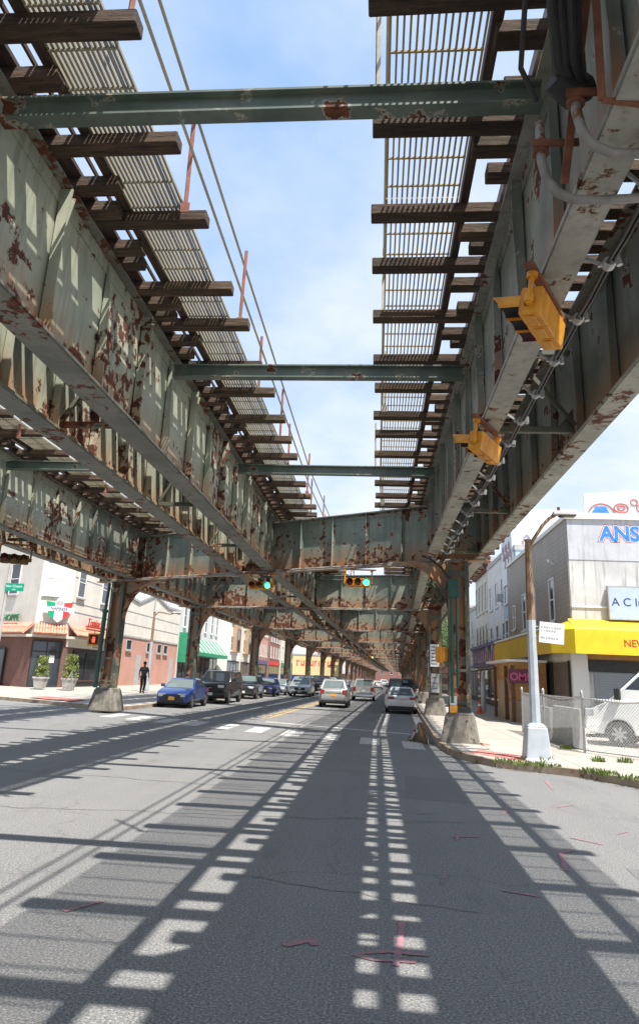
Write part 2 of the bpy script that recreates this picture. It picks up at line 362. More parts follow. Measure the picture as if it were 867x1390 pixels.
# rows = world axes expressed in camera space (x right, y down, z forward)
cx=Vector((_R[0],_S[0],_U[0])); cy=Vector((_R[1],_S[1],_U[1])); cz=Vector((_R[2],_S[2],_U[2]))
rot=Matrix((( cx[0],-cy[0],-cz[0]),(cx[1],-cy[1],-cz[1]),(cx[2],-cy[2],-cz[2])))
camo.matrix_world=Matrix.Translation((0,0,1.85))@rot.to_4x4()
cam.sensor_fit='VERTICAL'; cam.sensor_height=36; cam.lens=36*F/1390.; cam.clip_end=3000; cam.clip_start=.05
cam.shift_y=(650-695)/1390.; cam.shift_x=0
SUN=Vector((.34,-.365,1)).normalized()
sl=bpy.data.lights.new('sun','SUN'); sl.energy=5.0; sl.angle=rad(.5); sl.color=(1,.955,.88)
so=bpy.data.objects.new('sun',sl); COL.objects.link(so); so.rotation_euler=(-SUN).to_track_quat('-Z','Y').to_euler(); so.location=(20,-20,60)
wd=bpy.data.worlds.new('World'); SC.world=wd; wd.use_nodes=True; nt=wd.node_tree; g=NG(nt); bg=nt.nodes['Background']
sky=g.n('ShaderNodeTexSky',sky_type='NISHITA'); sky.sun_disc=False; sky.sun_elevation=math.asin(SUN.z); sky.sun_rotation=math.atan2(SUN.x,SUN.y); sky.air_density=1.1; sky.dust_density=1.6; sky.ozone_density=1.5
tc=g.n('ShaderNodeTexCoord'); sp=g.n('ShaderNodeSeparateXYZ'); g.l(tc.outputs['Generated'],sp.inputs[0])
zz=g.math('ADD',g.math('MAXIMUM',sp.outputs[2],0.),.22)
cv=g.n('ShaderNodeCombineXYZ'); g.l(g.math('DIVIDE',sp.outputs[0],zz),cv.inputs[0]); g.l(g.math('DIVIDE',sp.outputs[1],zz),cv.inputs[1])
n1=g.noise(cv.outputs[0],1.5,8,.58); n2=g.noise(cv.outputs[0],.7,3,.5)
cm=g.ramp(g.math('ADD',g.math('MULTIPLY',n1,.65),g.math('MULTIPLY',n2,.35)),.40,.66)
low=g.ramp(sp.outputs[2],.62,.22)
cm=g.math('MINIMUM',g.math('ADD',g.math('MULTIPLY',cm,.80),g.math('MULTIPLY',low,.40)),.93)
SKYW=(8.9,9.2,9.5)
g.l(g.mix(cm,g.mix(.5,sky.outputs[0],(5.5,8.5,13.4)),SKYW),bg.inputs[0]); bg.inputs[1].default_value=.065
vs=SC.view_settings; vs.view_transform='Standard'; vs.look='None'; vs.exposure=.9; vs.gamma=1; vs.use_curve_mapping=False
SC.cycles.use_denoising=True; SC.cycles.max_bounces=7; SC.cycles.diffuse_bounces=4; SC.cycles.glossy_bounces=3; SC.cycles.transparent_max_bounces=8
SC.cycles.sample_clamp_indirect=6

# ------------------------------------------------------------------ ground
mb=MB(); mb.quad((-900,-60,0),(900,-60,0),(900,1500,0),(-900,1500,0)); struct('road',mb,M['asphalt'])
# left pavement, rising gently away from both kerbs
us=[0,.01,2,4,6,8.5,14,30]; vvs=[0,.01,2,4,6,8.5,12]+[20+10*i for i in range(28)]
def lpt(u,v):
    x=-11.6-u; y=31.2+.54*u+v
    if u<1.2 and v<1.2: y+=max(0,(1.2-u))*.5
    return (x+bend(y),y,.15+.035*min(u,v,8.5))
mb=MB(); nU=len(us)
vs_=[lpt(u,v) for v in vvs for u in us]
mb.add(vs_,[(j*nU+i,(j+1)*nU+i,(j+1)*nU+i+1,j*nU+i+1) for j in range(len(vvs)-1) for i in range(nU-1)])
struct('pavement',mb,M['sidewalk'])
mb=MB()
for v0,v1 in zip(vvs[:-1],vvs[1:]):
    a=lpt(0,v0);b=lpt(0,v1); mb.beam((a[0],a[1],.075),(b[0],b[1],.075),.16,.162)
for u0,u1 in zip(us[:-1],us[1:]):
    a=lpt(u0,0);b=lpt(u1,0); mb.beam((a[0],a[1],.075),(b[0],b[1],.075),.16,.162)
struct('kerb',mb,M['kerb'])
# right pavement and corner
kr=[(1.95,24),(1.9,21.5),(2.0,19.6),(2.3,18.3),(2.8,17.3),(3.6,16.75),(4.4,16.25),(5.1,15.2),(5.9,13.6),(7.5,11.5),(12,8.2),(40,-8)]
kf=[(1.95+bend(y),y) for y in range(320,24,-10)]
poly=kf+kr
mb=MB(); vs_=[(x,y,.15) for x,y in poly]+[(45,-8,.15),(45,320,.15)]
mb.add(vs_,[tuple(range(len(vs_)))]); struct('pavement',mb,M['sidewalk'])
mb=MB()
for a,b in zip(poly[:-1],poly[1:]): mb.beam((a[0],a[1],.076),(b[0],b[1],.076),.15,.166)
struct('kerb',mb,M['kerb'])
mb=MB()
mb.add([(2.35,18.75,.156),(3.5,17.35,.156),(4.15,18.2,.156),(2.75,19.6,.156)],[(0,1,2,3)]); struct('tactile_paving',mb,M['tactile'])
mb=MB(); mb.add([(-14.5,33.4,.21),(-17.5,35.0,.21),(-17.2,36.2,.25),(-14.2,34.6,.25)],[(0,3,2,1)]); struct('tactile_paving',mb,M['tactile'])
# puddle along the kerb
mb=MB(); mb.add([(x,y,.009) for x,y in [(1.82,22.6),(1.84,24),(1.95,27),(2.06,30.5),(2.10,32.6),(1.98,33.6),(1.82,32.4),(1.66,30.6),(1.50,28.6),(1.28,27.2),(1.24,25.6),(1.05,24.4),(1.02,23.3),(1.32,22.7),(1.58,22.4)]],[tuple(range(15))]); struct('puddle',mb,M['puddle'])
# painted markings
def mark(name,m,polys,z=.004):
    mb=MB()
    for q,p in enumerate(polys): mb.add([(x,y,z+q*(.0000035 if len(polys)>40 else 0)) for x,y in p],[tuple(range(len(p)))])
    return struct(name,mb,M[m])
def strip(pts,w):
    out=[]
    for (x0,y0),(x1,y1) in zip(pts[:-1],pts[1:]): out.append([(x0-w/2,y0),(x0+w/2,y0),(x1+w/2,y1),(x1-w/2,y1)])
    return out
def cl(x,y0,y1,st=20): 
    ys=[y0]; 
    while ys[-1]<y1: ys.append(min(y1,ys[-1]+st))
    return [(x+bend(y),y) for y in ys]
xs=[1.1-1.27*i for i in range(10)]
mark('crosswalk_stripe','wline',[[(x-.3,22.0-.56*(x-.7)-1.1),(x+.3,22.0-.56*(x-.7)-1.25),(x+.3,22.0-.56*(x-.7)+1.05),(x-.3,22.0-.56*(x-.7)+1.2)] for x in xs])
mark('stop_line','wline',[[(-4.4,28.6),(1.7,25.6),(1.7,26.0),(-4.4,29.0)]])
mark('centre_line','yline',strip(cl(-4.85,31,300),.12)+strip(cl(-5.15,31,300),.12))
mark('lane_line','wline',strip(cl(.15,30,300),.12)+strip(cl(-8.6,34,300),.12))
mark('crosswalk_stripe','wline',[[(4.9,13.2),(5.6,12.7),(8.2,16.2),(7.5,16.7)]],.153 if False else .004)
mark('crosswalk_stripe','wline',[[(5.0,12.6),(5.45,12.3),(7.6,8.0),(7.0,8.0)]])
def stroke(pts,w):
    out=[]; pts=[Vector(p) for p in pts]
    for a,b in zip(pts[:-1],pts[1:]):
        n=max(1,int((b-a).length/.12)); d=(b-a).normalized(); q=Vector((-d.y,d.x))
        for i in range(n):
            p0=a+(b-a)*i/n; p1=a+(b-a)*(i+1)/n; w0=w*random.uniform(.5,1.2); w1=w*random.uniform(.5,1.2)
            out.append([tuple(p0-q*w0),tuple(p1-q*w1),tuple(p1+q*w1),tuple(p0+q*w0)])
    return out
sp_=[]
for pts,w in [([(.16,5.35),(.2,5.75),(.24,6.25)],.035),([(-.12,5.5),(.1,5.6),(.4,5.58)],.03),([(-.12,5.5),(.02,5.42),(.3,5.45)],.03),([(-.62,5.55),(-.45,5.72),(-.4,5.6)],.05),
 ([(1.0,9.3),(1.1,9.9)],.03),([(.95,9.5),(1.3,9.6)],.03),([(2.0,8.2),(2.15,9.0),(2.35,9.2)],.03),([(2.5,9.9),(2.8,9.6)],.03),([(.6,10.9),(.85,11.0)],.025),([(1.9,11.3),(2.1,12.0)],.03),([(2.9,12.2),(3.2,12.5)],.03),([(1.2,7.3),(1.5,7.2)],.025),([(3.3,14.2),(3.45,15.4)],.03),([(-2.4,5.9),(-2.2,6.2)],.03),([(.65,7.4),(.72,7.8)],.02),([(3.2,10.3),(3.4,10.5)],.02)]: sp_+=stroke(pts,w)
mark('spray_paint_mark','spray',sp_,.006)
# sealed cracks, seams and old trench patches
def wig(p,q,n,a): 
    return [(p[0]+(q[0]-p[0])*i/n+random.uniform(-a,a),p[1]+(q[1]-p[1])*i/n+random.uniform(-a,a)) for i in range(n+1)]
ck=[]
for p,q,n,a,w in [((-5.4,6),(-5.6,28),30,.06,.014),((-6,9.5),(1.2,10.4),22,.07,.010),((-3.5,15),(2.6,15.4),20,.06,.012),((-9,13),(-2,12.4),20,.08,.012),((-1.2,7.2),(.9,6.6),12,.05,.007)]: ck+=stroke(wig(p,q,n,a),w)
mark('crack_seal','tar',ck,.0035)
mark('asphalt_patch','asphalt_new',[[(-7.6,8.2),(-5.9,8.0),(-5.8,10.6),(-7.5,10.8)],[(.5,12.2),(1.5,12.1),(1.6,14.8),(.6,14.9)],[(-3.2,17.2),(-2.2,17.1),(-2.1,19.6),(-3.1,19.7)],[(2.5,5.0),(3.4,4.9),(3.6,8.4),(2.7,8.5)]],.003)
mb=MB(); mb.lathe([(.36,.002),(.36,.012),(.33,.016),(.33,.010),(.05,.012)],24,(4.35,11.6,0)); tag(mb.build('manhole_cover',M['manhole'],smooth=True),'round dark manhole cover in the road near the right corner','manhole cover')

# ------------------------------------------------------------------ elevated railway: steelwork
ZB,ZT=5.55,7.65
EL=empty('elevated_railway',(0,0,0),0,'rusty grey-green steel elevated railway standing on columns over the street','elevated railway')
def rivet(mb,x,y,z,sx):
    n=5;r=.02;h=.016*sx
    mb.add([(x,y+r*math.cos(2*PI*k/n),z+r*math.sin(2*PI*k/n)) for k in range(n)]+[(x+h,y,z)],[(k,(k+1)%n,n) for k in range(n)])
def girder(xw,y0,y1,fh,mat,vis,sp,near,fmat='flange',xoff=0.,yend=True):
    mb=MB(); x=xw
    mb.box(x-.012,x+.012,y0,y1,ZB+.04,ZT-.03)
    for s in (-1,1):                                   # chord angles
        for (za,zb_) in ((ZT-.24,ZT-.032),(ZB+.042,ZB+.21)):
            a,b=sorted((x+s*.0125,x+s*.034)); mb.box(a,b,y0,y1,za,zb_)
    n=int((y1-y0)/sp); k=0
    for i in range(n+1):
        y=y0+(1.26 if near else .35)+i*sp
        if y>y1-.05: break
        for s in (-1,1):
            w0=fh*.86; big=(i%2==0)
            if s==vis or near:
                poly=[(x+s*.036,ZB+.045),(x+s*w0,ZB+.045),(x+s*(w0*.9),ZB+.6),(x+s*(.12 if not big else .16),ZT-.55),(x+s*(.055 if not big else w0),ZT-.06),(x+s*.036,ZT-.06)]
                if s<0: poly=poly[::-1]
                mb.prism(poly,'y',y-.012,y+.012)
                a,b=sorted((x+s*.0345,x+s*.05)); mb.box(a,b,y+.0121,y+.10,ZB+.21,ZT-.24)
                if big and near:                       # slanting edge angle of the gusset
                    mb.beam((x+s*(w0*.55),y+.045,ZT-.62),(x+s*(w0*.95),y+.045,ZT-.16),.012,.075)
    if near:
        yy=y0
        while yy<min(y1,19):
            if yy>2.5:
                s=vis
                for z in (ZT-.085,ZT-.175,ZB+.1,ZB+.165): rivet(mb,x+s*.034,yy+(.06 if int(z*100)%2 else 0),z,s)
            yy+=.115
        for i in range(n+1):
            y=y0+(1.26 if near else .35)+i*sp
            if 2<y<19:
                z=ZB+.3
                while z<ZT-.28: rivet(mb,x+vis*.05,y+.06,z,vis); z+=.13
    o=mb.build('girder',M[mat],EL)
    fb=MB(); fb.box(x-fh,x+fh,y0,y1,ZB,ZB+.038); fb.box(x-fh*.9,x+fh*.9,y0+.02,y1-.02,ZB-.016,ZB-.001)
    fb.box(x-.17,x+.17,y0,y1,ZT-.028,ZT)
    fl=fb.build('flange',M[fmat],o)
    return o
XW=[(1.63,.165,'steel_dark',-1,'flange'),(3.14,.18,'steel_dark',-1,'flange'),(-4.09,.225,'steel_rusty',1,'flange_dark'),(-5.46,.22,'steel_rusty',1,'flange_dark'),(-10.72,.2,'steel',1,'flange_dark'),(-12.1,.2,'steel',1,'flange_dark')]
SPAN=18.
BA=-math.atan(.03)
for xw,fh,mt,vis,fm in XW:
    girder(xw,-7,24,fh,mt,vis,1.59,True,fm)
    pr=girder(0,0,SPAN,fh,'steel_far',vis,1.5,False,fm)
    for k in (0,1,2,3,4,5,6,7,8,9,10,13,16):
        o=pr if k==0 else copy_tree(pr,EL)
        o.location=(xw+bend(24+SPAN*k),24+SPAN*k,0); o.rotation_euler=(0,0,BA)
        if k>9: o.scale=(1,3,1)
# ---- transverse struts near the girder tops
mb=MB(); L=1.46+3.92
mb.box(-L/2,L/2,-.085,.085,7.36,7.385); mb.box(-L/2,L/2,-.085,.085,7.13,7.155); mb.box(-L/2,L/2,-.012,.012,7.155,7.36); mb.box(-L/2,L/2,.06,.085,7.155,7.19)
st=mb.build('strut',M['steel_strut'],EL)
first=True
for y in (-.8,5.42,11.62,17.9,33,39,45,51,57,63,69,75):
    for xm,sc in ((-1.23,1),(-8.1,.94)):
        o=st if first else copy_tree(st,EL); first=False
        o.location=(xm+bend(y),y,0); o.scale=(sc,1,1)
# ---- sway frames between the two girders of a pair
def sway(w):
    mb=MB(); h=w/2
    mb.beam((-h,0,5.68),(h,0,5.68),.09,.09); mb.beam((-h,.02,5.75),(h*.2,.02,6.9),.07,.06); mb.beam((h,-.05,5.75),(-h*.5,-.05,6.95),.07,.06)
    mb.beam((-h,0,7.0),(h,0,7.0),.08,.08); mb.prism([(h-.30,5.64),(h,5.64),(h,6.05)],'y',-.012,.012)
    return mb.build('sway_brace',M['column'],EL)
for xm,w in ((2.385,1.2),(-4.775,1.05),(-11.41,1.1)):
    pr=sway(w); first=True
    for y in (4.15,10.3,15.7,21)+tuple(range(28,150,7)):
        o=pr if first else copy_tree(pr,EL); first=False; o.location=(xm+bend(y),y,0)
# ---- bents: cross girders and columns
def crossg(L,mat,near):
    """plate girder along local X, centred, z world"""
    mb=MB(); zb,zt=ZB-.05,7.42
    mb.box(-L/2,L/2,-.014,.014,zb+.04,zt-.04)
    for s in (-1,1):
        a,b=sorted((s*.0145,s*.035)); mb.box(-L/2,L/2,a,b,zt-.2,zt-.042); mb.box(-L/2,L/2,a,b,zb+.042,zb+.19)
    n=int(L/1.35)
    for i in range(n+1):
        x=-L/2+.15+i*(L-.3)/n
        for s in (-1,1):
            a,b=sorted((s*.036,s*.052)); mb.box(x-.06,x+.06,a,b,zb+.19,zt-.2); a,b=sorted((s*.052,s*.15)); mb.box(x-.01,x+.01,a,b,zb+.045,zt-.045)
            if near and s<0:
                z=zb+.25
                while z<zt-.2: 
                    for dx in (-.04,.04): mb.add([(x+dx-.014,-.052,z-.014),(x+dx+.014,-.052,z-.014),(x+dx+.014,-.052,z+.014),(x+dx-.014,-.052,z+.014),(x+dx,-.066,z)],[(0,1,4),(1,2,4),(2,3,4),(3,0,4)])
                    z+=.12
    o=mb.build('cross_girder',M[mat],EL)
    fb=MB(); fb.box(-L/2,L/2,-.17,.17,zb,zb+.038); fb.box(-L/2,L/2,-.17,.17,zt-.038,zt)
    fb.build('flange',M['steel_dark'],o)
    pb=MB(); pb.tube([(-L/2+.8,-.26,zb+.03),(L/2-.6,-.26,zb+.03)],.042,8)
    x=-L/2+1.2
    while x<L/2-.8:
        pb.box(x-.05,x+.05,-.32,-.171,zb-.01,zb+.09); x+=1.15
    pb.tube([(-L/2+.8,-.34,zb-.02),(0,-.33,zb-.05),(L/2-.6,-.34,zb-.02)],.022,6)
    pb.build('conduit',M['conduit'],o)
    return o
def footing(parent):
    mb=MB(); mb.frustum((-.57,.57,-.54,.54),(-.42,.42,-.38,.38),-.1,.78); mb.frustum((-.42,.42,-.38,.38),(-.35,.35,-.32,.32),.78,.86)
    o=mb.build('concrete_footing',M['concrete'],parent,bevel=.03); return o
def column(side):
    """side = direction (+1/-1 along local X) of the arched bracket"""
    mb=MB()
    for s in (-1,1):
        a,b=sorted((s*.20,s*.31)); mb.box(a,b,-.19,-.175,.86,ZB-.051); mb.box(a,b,.175,.19,.86,ZB-.051)
        a,b=sorted((s*.31,s*.325)); mb.box(a,b,-.19,.19,.86,ZB-.051)
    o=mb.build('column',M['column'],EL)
    wb=MB(); wb.box(-.309,.309,-.012,.012,.86,ZB-.052)
    wb.build('column_web',M['steel_dark'],o)
    lb=MB(); z=1.1; k=0
    while z<2.1:
        lb.box(-.20,.20,-.2,-.19,z,z+.09); z+=.95
    lb.box(-.33,.33,-.2,-.1905,.86,1.02); lb.box(-.33,.33,-.2,-.1905,5.0,5.2)
    tag(lb.build('batten_plate',M['column'],o),kind='stuff')
    footing(o)
    R=1.75; x0=.326; zt=ZB-.053
    poly=[(side*x0,zt),(side*(x0+R),zt)]+[(side*(x0+R-R*math.sin(t*PI/32)),zt-R+R*math.cos(t*PI/32)) for t in range(1,17)]
    if side<0: poly=poly[::-1]
    bb=MB(); 
    for i in range(1,len(poly)-1): pass
    # web as strips so the concave edge stays clean
    arc=[(side*(x0+R-R*math.sin(t*PI/32)),zt-R+R*math.cos(t*PI/32)) for t in range(0,17)]
    for (xa,za),(xb,zb_) in zip(arc[:-1],arc[1:]):
        bb.add([(xa,-.02,za),(xb,-.02,zb_),(xb,-.02,zt),(xa,-.02,zt),(xa,.02,za),(xb,.02,zb_),(xb,.02,zt),(xa,.02,zt)],[(0,1,2,3),(7,6,5,4),(0,4,5,1)])
    for (xa,za),(xb,zb_) in zip(arc[:-1],arc[1:]):
        bb.add([(xa,-.17,za-.001),(xb,-.17,zb_-.001),(xb,.17,zb_-.001),(xa,.17,za-.001),(xa,-.17,za+.02),(xb,-.17,zb_+.02),(xb,.17,zb_+.02),(xa,.17,za+.02)],[(0,3,2,1),(4,5,6,7),(0,1,5,4),(3,7,6,2)])
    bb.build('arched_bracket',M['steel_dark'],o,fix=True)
    return o
# first bent (skewed at the junction)
SK=math.atan(-.56)
def xb1(x): return 23.3-.56*x
xl,xr=-12.6,3.35; Lb=(xr-xl)/math.cos(SK)
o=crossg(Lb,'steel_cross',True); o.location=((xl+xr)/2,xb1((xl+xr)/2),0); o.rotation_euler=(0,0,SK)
colR=column(-1); colR.location=(2.5,21.9,.15); colR.rotation_euler=(0,0,SK*.3)
colL=column(1); colL.location=(-11.35,29.65,.17); colL.rotation_euler=(0,0,SK*.5)
for c in (colR,colL): c.scale=(1,1,(ZB-.05-c.location.z)/(ZB-.05))
pr=None; s2=math.atan(-.2); prR=prL=None
for k in range(19):
    ym=39.5+SPAN*k; L2=15.6/math.cos(s2)
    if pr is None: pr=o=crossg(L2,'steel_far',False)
    else: o=copy_tree(pr,EL)
    o.location=(-4.6+bend(ym),ym,0); o.rotation_euler=(0,0,s2)
    yr=ym-.2*7.1; yl=ym+.2*6.7
    cR=copy_tree(colR,EL); cR.location=(2.65+bend(yr),yr,.15); cR.rotation_euler=(0,0,s2)
    cL=copy_tree(colL,EL); cL.location=(-11.3+bend(yl),yl,.17); cL.rotation_euler=(0,0,s2)

# ------------------------------------------------------------------ track decks
TP=.486; TZ=7.655; TW,TH=.215,.16
def tie_mesh(x0,x1):
    mb=MB(); mb.box(x0,x1,-TW/2,TW/2,TZ,TZ+TH)
    return mb
def deck(label,xc,rails,long_,med,short,grats,rail_lines,k0,guards=()):
    """ties repeat long, medium, short; each spec is (x0,x1)"""
    D=empty('track_deck',(0,0,0),0,label,'track deck')
    protos=[]
    for sp in (long_,med,short):
        o=tie_mesh(*sp).build('tie',M['timber'],D,bevel=.012,seg=1); protos.append([o,False])
    longs=[]; stuff=MB(); y=-7.+k0; i=0
    while y<378:
        kind=i%3; sp=(long_,med,short)[kind]
        jx=random.uniform(-.07,.07)*(xc<0 or .35); jy=random.uniform(-.03,.03); jr=random.uniform(-.012,.012)
        if 3.6<y<46.5:
            p=protos[kind]; o=p[0] if not p[1] else copy_tree(p[0],D); p[1]=True
            o.location=(bend(y)+jx,y+jy,random.uniform(0,.008)); o.rotation_euler=(random.uniform(-.02,.02),0,jr)
            if kind==0: longs.append(y+jy)
        else:
            stuff.box(sp[0]+bend(y)+jx,sp[1]+bend(y)+jx,y-TW/2,y+TW/2,TZ,TZ+TH)
            if kind==0 and y<60: longs.append(y)
        y+=TP; i+=1
    tag(stuff.build('tie_run',M['timber'],D),kind='stuff')
    # running rails, guard timbers
    yss=[-7,24]+[24+SPAN*k for k in range(1,20)]
    def line(x,w,h,z):
        mb=MB()
        for a,b in zip(yss[:-1],yss[1:]): mb.box_ = None; mb.beam((x+bend(a),a,z+h/2),(x+bend(b),b,z+h/2),w,h)
        return mb
    for x in rails: 
        line(x,.075,.17,TZ+TH+.002).build('rail',M['rail'],D)
    for x,w in guards: line(x,w,.055,TZ+TH+.004).build('guard_timber',M['stringer'],D)
    for (ga,gb,st,mat,bw,bh,pt) in grats:
        # dark stringer beside the walkway
        line(st,.1,.19,TZ+TH+.003).build('stringer',M['stringer'],D)
        zt=TZ+TH+.05; n=int(round((gb-ga)/pt))
        def panel(L,rods):
            mb=MB()
            for q in range(n+1):
                x=ga+(gb-ga)*q/n; mb.box(x-bw/2,x+bw/2,.012,L-.012,zt,zt+bh)
            for q in range(rods): 
                yy=L*(q+.5)/rods; mb.box(ga-.01,gb+.01,yy-.012,yy+.012,zt-.02,zt-.001)
            return mb
        Lp=TP*6; first=None; y=-7.+k0
        for q in range(19):
            if first is None: o=first=panel(Lp,6).build('walkway_panel',M[mat],D)
            else: o=copy_tree(first,D)
            o.location=(bend(y),y,0); y+=Lp
        far=MB()
        for q in range(n+1):
            x=ga+(gb-ga)*q/n
            for a in range(int(y),372,18): far.beam((x+bend(a),a,zt+.015),(x+bend(a+18),a+18,zt+.015),bw,bh)
        far.build('walkway_run',M[mat],D)
    for (xr_,m,ev) in rail_lines:
        pp=None
        for q,y in enumerate(longs):
            if q%ev: continue
            if pp is None:
                pm_=MB(); pm_.box(xr_-.028,xr_+.028,-.007,.007,TZ+.05,9.17); pm_.box(xr_-.028,xr_-.016,-.007,.05,TZ+.05,9.17); pm_.box(xr_-.06,xr_+.06,-.02,-.0085,TZ+.02,TZ+.16)
                o=pp=pm_.build('railing_post',M[m],D)
            else: o=copy_tree(pp,D)
            o.location=(bend(y),y-TW/2-.03,0); o.rotation_euler=(random.uniform(-.03,.03),random.uniform(-.02,.02),0)
        for z in (9.14,8.55):
            mb=MB(); mb.tube([(xr_+.03+bend(a),a,z) for a in [-7,0,6,12,18,24]+yss[2:]],.022,6); mb.build('handrail',M['grating'],D)
    return D
deck('timber track deck over the right pair of girders, yellowish see-through slatted walkway on its left',2.385,(1.5,2.78),(-.16,5.15),(1.0,3.9),(1.2,3.75),
     [(.02,.93,1.02,'grating_y',.021,.026,.066),(4.25,5.05,4.74,'grating',.024,.028,.066)],[(-.03,'grating',3)],.02,((4.1,.24),))
deck('timber track deck over the middle girders, dense grey walkway and red railing posts alongside',-4.775,(-5.47,-4.08),(-6.4,-2.36),(-6.1,-3.42),(-6.1,-3.58),
     [(-3.44,-2.72,-3.51,'grating',.03,.042,.055)],[(-2.62,'redpost',2)],.34,((-5.62,.19),(-3.935,.19),(-3.655,.03)))
deck('timber track deck over the far left pair of girders, above the white corner building',-11.41,(-12.1,-10.72),(-14.4,-9.0),(-13.2,-10.05),(-13,-10.22),
     [(-10.07,-9.35,-10.14,'grating',.03,.042,.055)],[(-9.27,'redpost',2)],.2,((-12.25,.19),(-10.565,.19),(-10.285,.03)))

# ------------------------------------------------------------------ cables and conduits on the right girders
mb=MB()
for dx,dz in ((0,0),(.05,.02)):
    pts=[]
    for i in range(40):
        y=2.6+i*.5; pts.append((1.98+dx,y,5.50+dz-.03*abs(math.sin((y-2.6)*PI/.98))))
    mb.tube(pts,.019,6)
tag(mb.build('cable_run',M['cable']),'pair of black cables strung in clamps along the right girder','cable')
cb=COL.objects['cable_run']
p=None
for i in range(19):
    if p is None:
        c=MB(); c.lathe([(.045,-.05),(.06,-.03),(.06,.03),(.045,.05)],10,(0,0,0),'y'); c.box(-.10,.10,-.012,.012,-.012,.03); c.beam((-.08,0,.02),(-.2,0,.10),.02,.03); c.lathe([(.028,-.05),(.028,.05)],8,(.09,0,.02),'z')
        o=p=c.build('cable_clamp',M['galv'],cb,smooth=True)
    else: o=copy_tree(p,cb)
    o.location=(2.0,2.6+.98*i,5.50); o.rotation_euler=(0,random.uniform(-.2,.2),random.uniform(-.3,.3))
bd=empty('cable_bundle',(0,0,0),0,'thick black cables looping down beside the nearest right girder','cable')
mb=MB()
for k,(a,b_) in enumerate([(0,0),(.07,.03),(.13,-.02),(.19,.05),(.04,.08),(.1,.1)]):
    mb.tube([(1.08+a,2.3+b_,7.6),(1.05+a,2.75+b_,6.9),(1.02+a*.9,3.2+b_,6.45),(1.06+a*.9,3.55+b_,6.15),(1.16+a*.8,3.85+b_,5.98),(1.3+a*.6,4.05+b_,5.95),(1.36+a*.3,4.1+b_,6.3)],.034,8)
mb.tube([(1.0,3.3,6.6),(.93,3.7,6.35),(.95,4.0,6.1),(1.1,4.2,6.0)],.02,6)
mb.build('black_cable',M['black'],bd,smooth=True)
mb=MB(); mb.tube([(1.18,4.0,6.0),(1.32,4.08,5.93),(1.42,4.1,6.02)],.1,10); mb.build('cable_wrap',M['black'],bd,smooth=True)
for (ox,oy,oz) in ((0,0,0),(-.14,.45,-.02)):
    cd=empty('curved_conduit',(0,0,0),0,'rust-streaked grey conduit bending under the nearest right girder, '+('upper of the two' if oy==0 else 'lower of the two'),'conduit')
    mb=MB(); mb.tube([(1.33+ox,4.05+oy,6.1+oz),(1.33+ox,4.05+oy,5.75+oz),(1.36+ox,4.05+oy,5.58+oz),(1.43+ox,4.05+oy,5.46+oz),(1.55+ox,4.06+oy,5.40+oz),(1.75+ox,4.07+oy,5.40+oz),(2.2+ox,4.1+oy,5.44+oz),(3.1,4.1+oy,5.48+oz)],.036,10); mb.build('pipe',M['conduit'],cd,smooth=True)
    mb=MB(); mb.lathe([(.065,-.05),(.065,.05)],10,(1.33+ox,4.05+oy,5.86+oz)); mb.box(1.25+ox,1.46,3.98+oy,4.0+oy,5.83+oz,5.89+oz); mb.build('coupling',M['rust'],cd,smooth=True)
bh=empty('bracket_hanger',(0,0,0),0,'rusty flat-bar hanger dangling beside the nearest right girder','bracket')
mb=MB(); mb.beam((1.36,3.55,6.9),(1.40,3.75,5.55),.05,.02); mb.beam((1.40,3.75,5.55),(1.95,3.8,5.5),.04,.02); mb.beam((1.3,3.3,6.6),(1.38,4.6,5.6),.06,.03); mb.build('hanger_bar',M['rust'],bh)
rp=MB(); rp.box(1.43,1.49,3.1,3.16,5.6,7.3); rp.build('upright_bar',M['galv'],bh)

